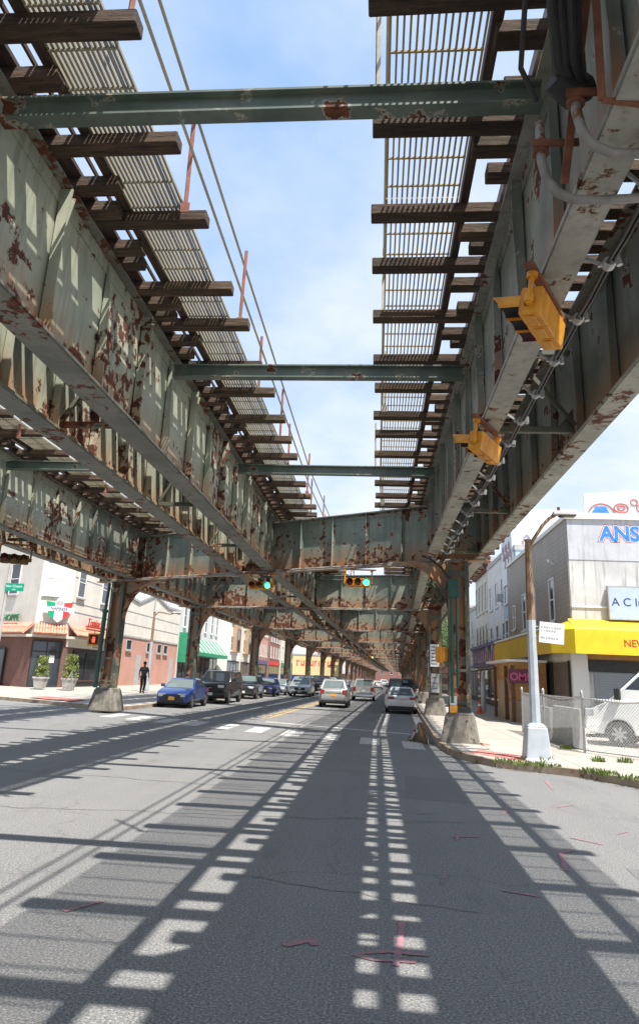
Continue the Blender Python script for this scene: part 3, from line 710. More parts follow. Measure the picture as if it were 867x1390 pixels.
# ------------------------------------------------------------------ traffic signals
def signal(loc,rz,label,lit,tilt=0,rise=.42,group=None,shell='yellow'):
    """horizontal three-lens head, long axis local X, lenses look to local -Y"""
    S_=empty('traffic_signal',loc,rz,label,'traffic signal',group); S_.rotation_euler=(tilt,0,rz)
    s=.275
    for i in range(3):
        x=(i-1)*s
        mb=MB(); mb.box(x-s/2+.004,x+s/2-.004,-.02,.17,-.135,.135); mb.frustum((x-.1,x+.1,.03,.12),(x-.1,x+.1,.03,.12),-.15,-.134)
        mb.box(x-s/2+.02,x+s/2-.02,-.035,-.0201,-.12,.12)
        h=mb.build('signal_section',M[shell],S_,bevel=.03)
        mb=MB()
        for zz_ in (-.1,.0,.1): mb.box(x-.03,x+.03,.06,.1,zz_*1.36-.012,zz_*1.36+.012) if abs(zz_)>.05 else mb.box(x+s/2-.022,x+s/2+.018,.02,.06,-.05,.05)
        tag(mb.build('hinge',M['rust'],h),kind='stuff')
        c=[M['lens_off_r'],M['lens_off_y'],M['lens_off_y']]; m=c[i]
        if lit=='green' and i==2: m=M['lens_green']
        if lit=='red' and i==0: m=M['lens_red']
        mb=MB(); mb.lathe([(.103,-.036),(.09,-.05),(.05,-.062),(.004,-.066)],18,(x,0,0),'y'); mb.build('lens',m,h,smooth=True)
        mb=MB(); vs=[];n=16
        for q in range(n+1):
            a=-.35+(PI+.7)*q/n
            for (rr,yy) in ((.118,-.035),(.118,-.34),(.112,-.34),(.112,-.035)):
                dy=yy if yy>-.1 else yy+ (0.10*(1-math.sin(max(0,min(PI,a)))))
                vs.append((x+rr*math.cos(a),dy,rr*math.sin(a)))
        fo=[];fi=[]
        for q in range(n):
            b=q*4;d=b+4
            fo.append((b,b+1,d+1,d)); fo.append((b+1,b+2,d+2,d+1)); fi.append((b+2,b+3,d+3,d+2))
        mb.add(vs,fo); v=mb.build('visor',M[shell],h,smooth=True,fix=False)
        mi=MB(); mi.add(vs,fi); mi.build('visor_lining',M['black'],h,smooth=True)
    for sx in (-1,1):
        mb=MB(); mb.tube([(sx*.36,.07,-.03),(sx*.455,.07,-.03)],.03,8); mb.tube([(sx*.455,.07,-.06),(sx*.455,.07,rise)],.026,8); mb.lathe([(.05,-.03),(.05,.03)],10,(sx*.455,.07,rise-.02)); mb.lathe([(.042,-.04),(.042,.04)],10,(sx*.455,.07,.0))
        mb.build('hanger',M[shell],S_,smooth=True)
    mb=MB(); mb.box(-.6,.6,.03,.12,rise,rise+.035); mb.build('mounting_bar',M['rust'],S_)
    return S_
signal((-.68,23.15,4.93),0,'yellow three-lens signal showing green under the cross girder, right of two facing the road','green')
signal((-4.35,25.2,4.98),0,'yellow three-lens signal showing green under the cross girder, left of two facing the road','green')
signal((1.47,6.1,5.25),rad(-118),'nearest yellow traffic signal hung sideways under the right girder','red',rad(-10),.25)
signal((1.47,9.8,5.2),rad(-118),'smaller yellow traffic signal hung sideways under the right girder, farther along','red',rad(-10),.30)
signal((-11.25,20.3,4.95),rad(25),'dark amber traffic signal hanging at the left edge under the far girder','off',0,.45,shell='dark_amber')
for k,(x,y) in ((1,(-1.0,110)),):
    signal((x,y,4.95),0,('small green traffic signal under the second cross girder' if k==0 else 'tiny distant green traffic signal deep under the railway'),'green')
def pedsig(loc,rz,label,lit):
    P=empty('pedestrian_signal',loc,rz,label,'walk signal')
    mb=MB(); mb.box(-.23,.23,0,.2,-.23,.23); mb.box(-.25,.25,.02,.05,-.25,.25); mb.build('housing',M['yellow'],P,bevel=.02)
    mb=MB(); mb.box(-.19,.19,-.006,-.001,-.19,.19); f=mb.build('display',M['dark'],P)
    mb=MB(); mb.box(-.21,.21,-.1,-.007,.19,.21); mb.box(-.21,-.19,-.09,-.007,-.19,.19); mb.box(.19,.21,-.09,-.007,-.19,.19); mb.build('visor',M['yellow'],P)
    mb=MB(); mb.tube([(0,.1,.23),(0,.1,.35),(.3,.1,.36)],.025,8); mb.tube([(0,.1,-.23),(0,.1,-.33),(.3,.1,-.34)],.025,8); mb.build('mounting_arm',M['yellow'],P,smooth=True)
    if lit:
        mb=MB(); mb.box(-.055,.055,-.012,-.007,-.12,.02)
        for q in range(4): mb.box(-.055+q*.03,-.035+q*.03,-.012,-.007,.025,.11-(.02 if q in(0,3) else 0))
        mb.beam((-.06,-.0095,-.05),(-.11,-.0095,.03),.005,.03,(0,1,0)); mb.build('hand_symbol',M['lens_red'],f)
    return P
pedsig((-12.05,29.15,2.95),rad(18),'yellow walk signal showing a red hand on the left column',True)
pedsig((1.98,21.55,2.62),rad(75),'yellow walk signal seen from its side on the right column',False)
jb=empty('junction_box',(2.28,21.45,4.6),0,'dark green steel box with green conduits down the right column','electrical box')
mb=MB(); mb.box(-.15,.17,-.2,.05,-.27,.27); mb.box(-.16,.18,-.215,-.2001,-.28,.28); mb.build('enclosure',M['green_box'],jb,bevel=.01)
mb=MB(); 
for x,zb_ in ((-.06,-3.35),(.1,-2.9)): mb.tube([(x,-.1,-.27),(x,-.1,zb_)],.045,8)
mb.build('conduit',M['green_box'],jb,smooth=True)
mb=MB(); mb.tube([(-.1,-.1,.27),(-.35,-.1,.62),(-.7,-.1,.9),(-.95,-.1,.98)],.035,8); mb.tube([(-.15,-.1,.1),(-.3,-.15,-.1),(-.42,-.15,-.35),(-.36,-.15,-.5),(-.22,-.15,-.32),(-.2,-.1,.2)],.016,6); mb.build('cable',M['black'],jb,smooth=True)
gc=empty('green_conduit',(-11.68,29.3,.95),0,'dark green conduit running down the left column','conduit')
mb=MB(); mb.tube([(-.02,-.2,.05),(0,-.2,3.2)],.1,8); mb.tube([(0,-.2,3.2),(.05,-.2,4.4)],.07,8); mb.lathe([(.13,-.06),(.13,.06)],10,(0,-.2,3.2)); mb.build('pipe',M['green_box'],gc,smooth=True)
def notice(loc,rz,w,h,label,lines,col='letterwhite',tc='ink'):
    N=empty('notice',loc,rz,label,'notice'); mb=MB(); mb.box(-w/2,w/2,-.012,0,-h/2,h/2); mb.build('board',M[col],N)
    mb=MB()
    for q in range(lines):
        z=h/2-h*(q+.8)/(lines+.6); mb.box(-w*.36,w*random.uniform(.1,.38),-.015,-.0125,z-h*.02,z+h*.02)
    mb.build('printed_lines',M[tc],N); return N
notice((2.63+bend(38),37.85,3.15),s2,.52,1.15,'tall white notice strapped to the second right column',6)
notice((2.63+bend(38),37.86,1.75),s2,.42,.95,'grey poster below the white notice on the second right column',3,'greytrim')
notice((2.27,21.55,1.32),0,.2,.26,'small white sticker low on the nearest right column',2)
notice((2.27,21.52,1.08),0,.22,.2,'small yellow sticker just above the right concrete footing',1,'yellow')

# ------------------------------------------------------------------ buildings
def window(B,x,z,w,h,frame='trim',pane='glass',sill='trim',y=0.,split=True,name='window'):
    mb=MB(); t=.08
    for (a,b,c,d) in ((x-t,x,z-t,z+h+t),(x+w,x+w+t,z-t,z+h+t),(x,x+w,z-t,z),(x,x+w,z+h,z+h+t)): mb.box(a,b,y-.06,y-.002,c,d)
    if split: mb.box(x,x+w,y-.04,y-.012,z+h*.5-.03,z+h*.5+.03)
    f=mb.build(name,M[frame],B)
    g_=MB(); g_.box(x,x+w,y-.012,y-.003,z,z+h); g_.build('pane',M[pane],f)
    if sill:
        s_=MB(); s_.box(x-.14,x+w+.14,y-.15,y-.0605,z-t-.1,z-t-.005); s_.build('sill',M[sill],f)
    return f
def building(loc,rz,w,d,h,wall,label,cat='building',roof='greytrim',cornice=None,parapet=.35,z0=-.3):
    B=empty('building',loc,rz,label,cat)
    mb=MB(); mb.box(0,w,0,d,z0,h); mb.build('wall',M[wall],B)
    r=MB(); r.box(-.06,w+.06,-.07,.25,h+.002,h+parapet) ; r.box(-.06,.2,.251,d,h+.002,h+parapet); r.box(w-.2,w+.06,.251,d,h+.002,h+parapet); r.box(.201,w-.201,.251,d-.01,h-.05,h+.04)
    r.build('roof',M[roof],B)
    if cornice:
        c=MB(); c.box(-.02,w+.02,-.42,-.0705,h-.15,h+parapet*.9); c.box(-.01,w+.01,-.25,-.002,h-.55,h-.151)
        x=.2
        while x<w: c.box(x,x+.12,-.34,-.2505,h-.5,h-.1505); x+=.7
        c.build('cornice',M[cornice],B)
    return B
def shopfront(B,x0,x1,h=3.0,frame='greytrim',sign=None,kind='glass',base='greytrim'):
    mb=MB(); mb.box(x0,x1,-.05,-.003,.0,.45); mb.box(x0,x1,-.08,-.003,h-.02,h+.1)
    n=max(1,int((x1-x0)/1.9))
    for i in range(n+1):
        x=x0+(x1-x0)*i/n; mb.box(max(x0,x-.06),min(x1,x+.06),-.08,-.0505,.45,h-.02)
    f=mb.build('shopfront',M[frame],B)
    g_=MB(); g_.box(x0+.01,x1-.01,-.03,-.004,.45,h-.02); g_.build('shop_window' if kind=='glass' else 'shutter',M['glass' if kind=='glass' else kind],f)
    if sign:
        s_=MB(); s_.box(x0,x1,-.16,-.003,h+.11,h+.75); s_.build('sign_board',M[sign],f)
    return f
L=PI/2; Rr=-PI/2
# ---- left side, going away
XL=-20.4
# corner restaurant: cut corner building
RB=empty('restaurant',(XL,44.9,.4),0,'cream corner restaurant with red tile awning and shield sign over its door','restaurant')
fp=[(0,0),(0,9.99),(-14,9.99),(-14,6.0),(-1.85,-.98)]
mb=MB(); mb.prism([p for p in fp],'z',3.3,10.2); mb.build('upper_wall',M['stucco'],RB,fix=True)
mb=MB(); mb.prism(fp,'z',-.5,3.299); mb.build('lower_wall',M['brick_red'],RB,fix=True)
def face(o,x,y,rz): o.location=(x,y,0); o.rotation_euler=(0,0,rz)
cutrz=math.atan2(.98,1.85)
def holder(x,y,rz): return (x,y,rz)
def place(o,x,y,rz):
    o.matrix_local=Matrix.Translation((x,y,0))@Matrix.Rotation(rz,4,'Z')
# windows on main facade
for (a,w_) in ((.7,1.05),(4.9,1.1)):
    f=window(RB,0,6.0,w_,1.95,'trim','glass','greytrim'); place(f,0.0,a,L)
f=window(RB,0,5.95,.82,2.1,'trim','glass','trim'); place(f,-1.85+.3*math.cos(cutrz),-.98+.35*math.sin(cutrz),cutrz)
st_=math.atan2(6.98,-12.15)
for a in (2.5,6.5):
    f=window(RB,0,6.0,1.0,2.0,'trim','glass','greytrim'); place(f,-1.85+(a+1)*math.cos(st_),-.98+(a+1)*math.sin(st_),st_+PI)
gm=MB()
for z in (4.9,5.5,7.2,8.1,8.9): gm.box(.001,.02,.05,9.95,z,z+.05)
gm.build('groove',M['greytrim'],RB)
# door in the cut corner
f=MB(); w_=1.95
f.box(.05,.12,-.06,-.004,.0,2.95); f.box(w_-.12,w_-.05,-.06,-.004,.0,2.95); f.box(.12,w_-.12,-.06,-.004,2.85,2.95); f.box(.93,1.0,-.05,-.004,.08,2.85); f.box(.12,w_-.12,-.05,-.004,0,.08); f.box(.12,w_-.12,-.05,-.004,2.2,2.27)
d=f.build('door',M['trimblack'],RB); place(d,-1.85,-.98,cutrz)
g_=MB(); g_.box(.12,w_-.12,-.03,-.005,.08,2.85); g_.build('door_glass',M['glass'],d)
for q_ in ((1.2,1.5,1.55,2.0),(.6,.9,1.0,1.45)): g_=MB(); g_.box(q_[0],q_[1],-.055,-.051,q_[2],q_[3]); g_.build('paper_notice',M['letterwhite'],d)
# main-front shop windows
f=shopfront(RB,0,4.4,2.35,'trimblack'); place(f,.02,1.2,L)
f=shopfront(RB,0,2.4,2.3,'trimblack'); place(f,-6.2,1.36,st_+PI)
mb=MB(); mb.box(.03,.14,1.0,9.0,.42,.46); mb.build('ledge',M['brick_red'],RB)
mb=MB(); mb.box(.001,.03,-.0,9.95,2.6,3.3); mb.build('fascia',M['cream'],RB)
# tile awning as rows of half-round tiles following the three faces
def tiles(p,q,out,m='tile'):
    p=Vector(p);q=Vector(q);d=(q-p).normalized();nn=Vector((d.y,-d.x,0)); n=int((q-p).length/.17); mb=MB()
    for i in range(n):
        c=p+d*(i+.5)*.17
        a=c+nn*.05+Vector((0,0,4.0)); b=c+nn*out+Vector((0,0,3.35))
        m_=(a+b)/2
        mb.tube([a,m_+Vector((0,0,.03)),m_+Vector((0,0,-.01)),b],[.075,.09,.08,.095],6)
    mb.add([tuple(p+Vector((0,0,3.95))),tuple(q+Vector((0,0,3.95))),tuple(q+nn*out+Vector((0,0,3.3))),tuple(p+nn*out+Vector((0,0,3.3)))],[(0,1,2,3)])
    return mb
a=tiles((-1.85,-.98,0),(0,0,0),.75); b=tiles((0,0,0),(0,8.2,0),.75); c=tiles((-8,2.55,0),(-1.85,-.98,0),.7)
for q in (b,c): a.add(q.v,q.f)
a.build('tile_awning',M['tile'],RB,smooth=True)
mb=MB(); mb.beam((-1.95,-1.05,3.2),(.1,.02,3.2),.5,.16); mb.beam((.3,.1,3.2),(.3,8.2,3.2),.5,.16); mb.beam((-8,2.4,3.2),(-2,-1.05,3.2),.5,.16); mb.build('awning_soffit',M['cream'],RB)
# shield sign
SG=empty('shield_sign',(XL-.55,44.35,.1),cutrz,'green white and red shield sign on the cream corner wall','shop sign')
mb=MB(); P_=[(-.85,5.75),(-.25,5.65),(-.25,4.75),(-.55,4.95)]
mb.prism([(-.85,5.75),(-.27,5.68),(-.27,4.62),(-.62,4.85)],'y',-.2,-.12); mb.build('green_panel',M['italgreen'],SG,fix=True)
mb=MB(); mb.prism([(.27,5.68),(.85,5.75),(.62,4.85),(.27,4.62)],'y',-.2,-.12); mb.build('red_panel',M['red'],SG,fix=True)
mb=MB(); mb.prism([(-.27,5.8),(.27,5.8),(.27,4.62),(0,4.4),(-.27,4.62)],'y',-.199,-.121); mb.prism([(-.2,5.78),(.2,5.78),(.2,5.92),(-.2,5.92)],'y',-.199,-.121); mb.build('white_panel',M['white'],SG,fix=True)
mb=MB(); mb.prism([(-.24,5.42),(.24,5.42),(.24,5.78),(-.24,5.78)],'y',-.203,-.2); mb.build('grey_panel',M['greytrim'],SG,fix=True)
mb=MB(); mb.prism([(-.95,5.05),(0,5.2),(.95,5.05),(.95,5.33),(0,5.48),(-.95,5.33)],'y',-.215,-.2035); mb.build('banner',M['letterwhite'],SG,fix=True)
text('NAPIRESE',.25,M['ink'],'lettering',SG,(0,-.216,5.20),(PI/2,0,0),.004,'CENTER',bold=.006)
TS=empty('script_sign',(XL,44.9,.4),0,'red script letters standing on the tile awning of the cream restaurant','shop sign')
text("Tomine's",.72,M['redletter'],'lettering',TS,(.35,2.2,4.15),(PI/2,0,PI/2),.02,'LEFT',.25,.012)
mb=MB(); mb.box(.28,.42,2.1,5.6,4.02,4.14); mb.build('sign_rail',M['redletter'],TS)
GS=empty('green_letter_sign',(XL,44.9,.4),0,'green block letters on the awning at the left edge','shop sign')
t_=text('SHOPPE',.6,M['lettergreen'],'lettering',GS,(-5.1,.62,4.15),(PI/2,0,st_+PI),.03,'LEFT',bold=.012)
pl=empty('planter',(-20.4,42.1,.42),0,'pale square planter with bushy topiary left of the restaurant door','planter')
def shrub(P,h,r,n,m,z0):
    mb=MB()
    for i in range(n):
        z=random.random(); a=random.uniform(0,2*PI); rr=r*(1-.5*z)*(.72+.28*math.sin(z*17+1)+.18*math.sin(3*a+9*z))*math.sqrt(random.random())
        if random.random()<.2: rr=r*(1.1-.45*z)
        c=Vector((rr*math.cos(a),rr*math.sin(a),z0+h*z)); u=Vector((random.gauss(0,1),random.gauss(0,1),random.gauss(0,1))).normalized(); v=u.orthogonal().normalized(); s=random.uniform(.04,.075)
        mb.quad(c-u*s,c+v*s*.6,c+u*s,c-v*s*.6)
    return mb.build('foliage',M[m],P)
def planter(P,hh_=1.2,rr_=.38):
    mb=MB(); mb.frustum((-.24,.24,-.24,.24),(-.34,.34,-.34,.34),0,.58); mb.frustum((-.37,.37,-.37,.37),(-.37,.37,-.37,.37),.581,.68); mb.build('pot',M['pot'],P)
    mb=MB(); mb.box(-.3,.3,-.3,.3,.68,.70); mb.build('soil',M['soil'],P)
    shrub(P,hh_,rr_,1300,'leaf_y',.72)
    mb=MB(); mb.tube([(0,0,.7),(.02,.01,1.0+hh_*.3)],.03,6); mb.build('stem',M['bark'],P)
planter(pl)
pl2=empty('planter',(-18.5,41.9,.42),0,'pale square planter with leafy shrub right of the restaurant door','planter'); planter(pl2,1.35,.46)
fb_=MB(); fb_.beam((-.2,-.45,0),(.25,-.4,1.05),.035,.035); fb_.beam((.32,-.15,0),(.25,-.4,1.05),.035,.035); fb_.box(-.2,.3,-.5,-.42,.02,.06); o=fb_.build('folding_stand',M['greytrim']); o.location=(-18.4,41.7,.42); tag(o,'leaning grey folding stand in front of the right planter','stand')
# annex with gable
AN=empty('building',(XL,54.9,.42),L,'single-storey brick annex with cream gabled upper wall beside the restaurant','building')
w_=16.0
mb=MB(); mb.box(0,w_,0,9,-.5,3.95); mb.build('lower_wall',M['brick_pink'],AN)
mb=MB(); mb.prism([(0,3.951),(w_,3.951),(w_,7.3),(11.6,7.25),(7.4,8.0),(3.2,6.9),(0,7.2)],'y',.0,9); mb.build('upper_wall',M['stucco'],AN,fix=True)
mb=MB(); 
pr_=[(0,7.2),(3.2,6.9),(7.4,8.0),(11.6,7.25),(w_,7.3)]
for a_,b_ in zip(pr_[:-1],pr_[1:]): mb.beam((a_[0],-.06,a_[1]),(b_[0],-.06,b_[1]),.1,.22)
mb.box(7.25,7.5,-.05,-.003,6.3,7.8); mb.build('coping',M['greytrim'],AN)
mb=MB()
for z in (4.9,5.9): mb.box(.1,w_-.1,-.02,-.003,z,z+.06)
mb.box(0,w_,-.06,-.003,3.85,4.0); mb.build('moulding',M['greytrim'],AN)
for x in (1.2,6.4,9.4,11.4): window(AN,x,2.9,1.15,.7,'greytrim','glass','greytrim',split=False)
for x in (3.9,13.6):
    mb=MB(); mb.box(x,x+1.2,-.03,-.003,0,2.5); mb.build('door',M['greytrim'],AN)
# white siding building with awning
B=building((XL,71.2,.42),L,18.4,14,9.4,'sid_white','white clapboard building with green awning behind the gabled annex')
for x in (1.2,4.2,7.2,10.5,13.6,16.2): window(B,x,5.9,1.0,2.2,'trim','glass')
shopfront(B,.3,18,2.9,'trimblack')
mb=MB(); mb.prism([(-.003,4.9),(-1.5,3.35),(-1.5,3.0),(-.003,3.0)],'x',2.0,17.6); a=mb.build('awning',M['awn_green'],B,fix=True)
for i in range(9):
    mb=MB(); mb.beam((2.6+i*1.9,-.05,4.87),(2.6+i*1.9,-1.49,3.385),.55,.02); mb.build('awning_stripe',M['cream'],a)
mb=MB(); mb.box(.1,1.6,-.9,-.003,2.2,5.2); mb.build('side_awning',M['awn_green'],B)
mb=MB(); mb.tube([(-.01,2.0+.8*math.cos(t*.5),8.2+.5*math.sin(t*.5)) for t in range(13)],.06,5); mb.tube([(-.01,2.0+.4*math.cos(t*.5),8.2+.3*math.sin(t*.5)) for t in range(13)],.05,5); mb.tube([(-.01,2.8,7.6),(-.01,2.2,7.9),(-.01,1.4,7.5)],.05,5); mb.build('graffiti',M['greygraf'],B)
def rowhouse(y0,w,h,wall,label,side,cornice=None,bays=3,floors=2,frame='trim',pane='glass',shop='glass',sign=None,wz=3.9,xo=0.,roof='greytrim',bay=None,ww=.95,wh=1.75):
    if side<0:
        B=building((XL+bend(y0)*.6+xo,y0,.42),L,w,13,h,wall,label,cornice=cornice,roof=roof)
    else:
        B=building((8.2+bend(y0+w)+xo,y0+w,.15),Rr,w,13,h,wall,label,cornice=cornice,roof=roof)
    fh=(h-wz-.5)/floors
    for f_ in range(floors):
        for i in range(bays):
            x=w*(i+.5)/bays-ww/2; window(B,x,wz+f_*fh+.35,ww,min(wh,fh-.9),frame,pane)
    shopfront(B,.2,w-.2,2.8,'trimblack',sign,shop)
    if bay:
        mb=MB(); mb.box(w*.3,w*.7,-.55,-.003,wz+.1,h-.3); o=mb.build('bay',M[bay],B)
        for f_ in range(floors): window(o,w*.38,wz+f_*fh+.4,w*.24,fh-.9,'browntrim','glass',None,-.55)
    return B
rowhouse(90,8,11.5,'white','tall white house with brown bay front beyond the green awning',-1,bays=2,floors=2,bay='tan',shop='shutter')
rowhouse(98.3,7,10.8,'cream','narrow cream house with tan bay beyond the white one',-1,bays=2,floors=2,bay='tan',shop='shutter_br')
rowhouse(105.6,16,11.,'brick_pink','pinkish red row building with white trim on the left side',-1,cornice='trim',bays=6,floors=2,sign='purple')
rowhouse(122,13,10.,'brick_dark','dark red brick row building farther down the left side',-1,cornice='browntrim',bays=4,floors=2,sign='red')
rowhouse(135.4,11,9.5,'cream','beige building with shop at the end of the left row',-1,bays=3,floors=2,sign='awn_green')
YW=empty('yellow_shop',(-25,168,.3),0,'long low yellow shop wall with red lettering set back on the left','shop')
mb=MB(); mb.box(0,16,0,9,-.3,6.2); mb.build('wall',M['yellowwall'],YW)
mb=MB(); mb.box(-.1,16.1,-.1,.3,6.201,6.5); mb.build('roof',M['greytrim'],YW)
mb=MB(); mb.box(0,16,-.06,-.003,.0,1.6); mb.build('blue_dado',M['p_blue'],YW)
x=6.0
for k in range(9):
    mb=MB(); mb.box(x,x+.18,-.05,-.003,3.7,5.0)
    if k%3!=2: mb.box(x+.18,x+.6,-.05,-.003,4.75-.9*(k%2),5.0-.9*(k%2))
    if k%2: mb.box(x+.6,x+.78,-.05,-.003,3.7,5.0)
    mb.build('letter',M['red'],YW); x+=1.05
mb=MB(); mb.box(1.0,3.2,-.05,-.003,3.2,3.9); mb.build('small_sign',M['purple'],YW)
for i,(y0,w,h,wl,cn,lb) in enumerate([(186,22,10.5,'sid_white',None,'distant white-sided block beyond the yellow shop'),(209,20,12,'brick_dark','browntrim','distant dark brick block on the left'),(230,24,10,'cream',None,'distant cream block on the left'),(255,45,12,'brick_pink','trim','pink brick block near the far end of the left row'),(301,60,10,'cream',None,'farthest cream block of the left row'),(362,60,12,'brick_dark',None,'last dark brick block of the left row')]):
    rowhouse(y0,w,h,wl,lb,-1,cornice=cn,bays=6,floors=2)
# ---- right side, nearest first
CB=empty('corner_building',(8.41,31.1,.15),0,'two-storey corner building, grey clapboard side and stained white front with yellow awning','building')
# local: x along front (+X), y away
mb=MB(); mb.box(0,24,0,14.6,-.2,9.0); mb.build('front_wall',M['render_grey'],CB)
mb=MB(); mb.box(-.045,-.002,.02,14.6,3.6,8.95); mb.build('side_cladding',M['sid_grey'],CB)
mb=MB(); mb.box(0,24,-.02,-.0021,7.15,9.0); mb.build('upper_band',M['grey_band'],CB)
mb=MB(); mb.box(-.05,-.003,.02,14.6,-.2,3.599); mb.build('lower_side_wall',M['cream'],CB)
mb=MB(); mb.box(-.12,24,-.12,.3,9.001,9.28); mb.box(-.12,.25,.301,14.6,9.001,9.2); mb.build('parapet',M['trim'],CB)
mb=MB(); mb.box(.0,24,-.05,-.003,5.05,5.12); mb.build('moulding',M['trim'],CB)
for i,(y,z) in enumerate(((3.0,4.75),(7.0,4.75),(9.4,4.75),(12.3,5.0))):
    f=window(CB,-.45,z,.8 if i<3 else .5,1.9 if i<3 else 1.3,'trim','glass','trim'); f.matrix_local=Matrix.Translation((-.05,y,0))@Matrix.Rotation(Rr,4,'Z')
mb=MB(); mb.tube([(-.05,2.4,7.3),(-.25,2.4,7.45)],.03,6); mb.lathe([(.06,0),(.09,.12)],8,(-.3,2.4,7.4)); mb.build('wall_lamp',M['letterwhite'],CB)
# shutters
for (y0,y1,m) in ((.6,3.4,'shutter_br'),(3.9,6.6,'shutter_br'),(7.2,10.2,'shutter'),(10.8,13.6,'shutter_br')):
    mb=MB(); mb.box(-.10,-.052,y0,y1,0,2.75); mb.build('roller_shutter',M[m],CB)
    for ya,yb in ((y0-.1,y0+.02),(y1-.02,y1+.1)): mb=MB(); mb.box(-.16,-.1005,ya,yb,0,2.8); mb.build('shutter_guide',M['trimblack'],CB)
mb=MB(); mb.box(.75,5.5,-.06,-.003,0,2.35); mb.build('roller_shutter',M['shutter'],CB)
mb=MB(); mb.box(.55,7,-.14,-.061,2.36,2.85); mb.build('shutter_box',M['dark'],CB)
mb=MB(); mb.box(.55,7,-.10,-.003,2.86,3.3); mb.build('lintel_panel',M['plywood'],CB)
mb=MB(); mb.box(-.15,.5,-.15,-.003,-.1,3.3); mb.build('pier',M['trim'],CB)
# awning: front box + side
mb=MB(); mb.prism([(-.003,4.55),(-.9,4.15),(-1.0,4.05),(-1.0,3.05),(-.95,3.05),(-.95,3.95),(-.003,3.95)],'x',-.2,24); mb.build('awning',M['awn_yellow'],CB,fix=True)
mb=MB(); mb.prism([(-.06,4.5),(-.9,4.14),(-1.0,4.04),(-1.0,3.06),(-.95,3.06),(-.95,3.95),(-.06,3.95)],'y',-.2,14.6); mb.build('awning_side',M['awn_ochre'],CB,fix=True)
mb=MB(); mb.beam((-.95,-.15,4.2),(-.95,14.6,4.2),.12,.1); mb.build('awning_edge',M['letterwhite'],CB)
mb=MB(); mb.add([(-1,-.2,3.06),(-.2,-1,3.06),(-.2,-.95,3.06),(-.95,-.2,3.06),(-1,-.2,4.04),(-.2,-1,4.04),(-.06,-.06,4.5),(-.9,-.2,4.14),(-.2,-.9,4.14)],[(0,1,5,4),(4,5,8,7),(7,8,6),(0,3,2,1)]); mb.build('awning_corner',M['awn_yellow'],CB,fix=True)
aw=[o for o in CB.children if o.name.startswith('awning')][0]
text('NEW PL',.40,M['redletter'],'lettering',aw,(1.75,-1.004,3.40),(PI/2,0,0),.004,bold=.006)
# graffiti letters ANS on the upper wall
GF=empty('graffiti',(8.41,31.1,.15),0,'blue and white block graffiti letters high on the stained white wall','graffiti')
t_=text('ANS',.92,M['whitegraf'],'letter_outline',GF,(1.42,-.026,8.06),(PI/2,0,0),.002,bold=.06)
t_=text('ANS',.92,M['blueletter'],'letter_fill',GF,(1.42,-.030,8.06),(PI/2,0,0),.002,bold=.035)
t_=text('ANS',.92,M['redgraf'],'letter_edge',GF,(1.42,-.023,8.06),(PI/2,0,0),.001,bold=.095)
for o in GF.children: o.scale=(.98,1,1); 
AS=empty('wall_sign',(8.41,31.1,.15),0,'pale blue wall sign with dark letters above the yellow awning','shop sign')
mb=MB(); mb.box(1.55,8,-.28,-.06,4.6,5.95); mb.build('sign_panel',M['signblue'],AS)
mb=MB(); mb.box(1.5,8.05,-.285,-.055,4.55,4.599); mb.box(1.5,8.05,-.285,-.055,5.951,6.0); mb.box(1.5,1.549,-.285,-.055,4.6,5.95); mb.build('sign_frame',M['greytrim'],AS)
text('A C Insta',.50,M['ink'],'lettering',AS,(1.62,-.282,5.14),(PI/2,0,0),.004)
# rooftop billboard back with painted graffiti
RBd=empty('rooftop_billboard',(9.75,32.1,9.25),0,'pale graffiti-covered rooftop hoarding above the stained white wall','billboard')
mb=MB(); mb.prism([(-.2,-.05),(6,-.05),(3.6,.5),(2.4,1.5),(1.9,1.58),(-.2,1.35)],'y',0,.12); mb.build('panel',M['whitegraf'],RBd,fix=True)
mb=MB()
def ring(mb,cx_,cz_,rx,rz_,r=.06,a0=0,a1=2*PI):
    mb.tube([(cx_+rx*math.cos(a0+(a1-a0)*q/16),-.02,cz_+rz_*math.sin(a0+(a1-a0)*q/16)) for q in range(17)],r,5)
ring(mb,.55,.35,.6,.55,.035,0,PI); ring(mb,1.45,.7,.32,.22,.035); ring(mb,1.45,.7,.16,.1,.03); ring(mb,2.05,1.0,.16,.14,.03); ring(mb,2.35,.72,.2,.18,.03); ring(mb,2.8,.5,.22,.2,.03); mb.build('graffiti_outline',M['redgraf'],RBd)
mb=MB(); mb.prism([(.05,.4),(.95,.4),(.75,.75),(.3,.75)],'y',-.015,-.005); mb.build('graffiti_fill',M['blueletter'],RBd,fix=True)
mb=MB()
for x in (.5,2.5,4.5): mb.beam((x,.15,-.1),(x,1.4,-.1),.08,.08); mb.beam((x,.15,1.2),(x,1.4,-.1),.08,.08)
mb.build('frame',M['galv'],RBd)
PS=empty('penthouse',(9.3,46.5,0),0,'white graffiti-marked rooftop bulkhead behind the grey clapboard house','rooftop bulkhead')
mb=MB(); mb.box(-.4,4,0,4,8.5,13.4); mb.build('wall',M['whitegraf'],PS)
mb=MB(); 
for k in range(6): mb.tube([(-.42,.4+k*.55+.25*math.cos(t*.7),10.2+.6*(k%2)+.5*math.sin(t*.7)) for t in range(8)],.05,5)
for k in range(5): mb.tube([(.0+k*.6+.25*math.cos(t*.7),-.02,10.2+.9*(k%2)+.5*math.sin(t*.7)) for t in range(8)],.06,5)
mb.build('graffiti',M['greygraf'],PS)
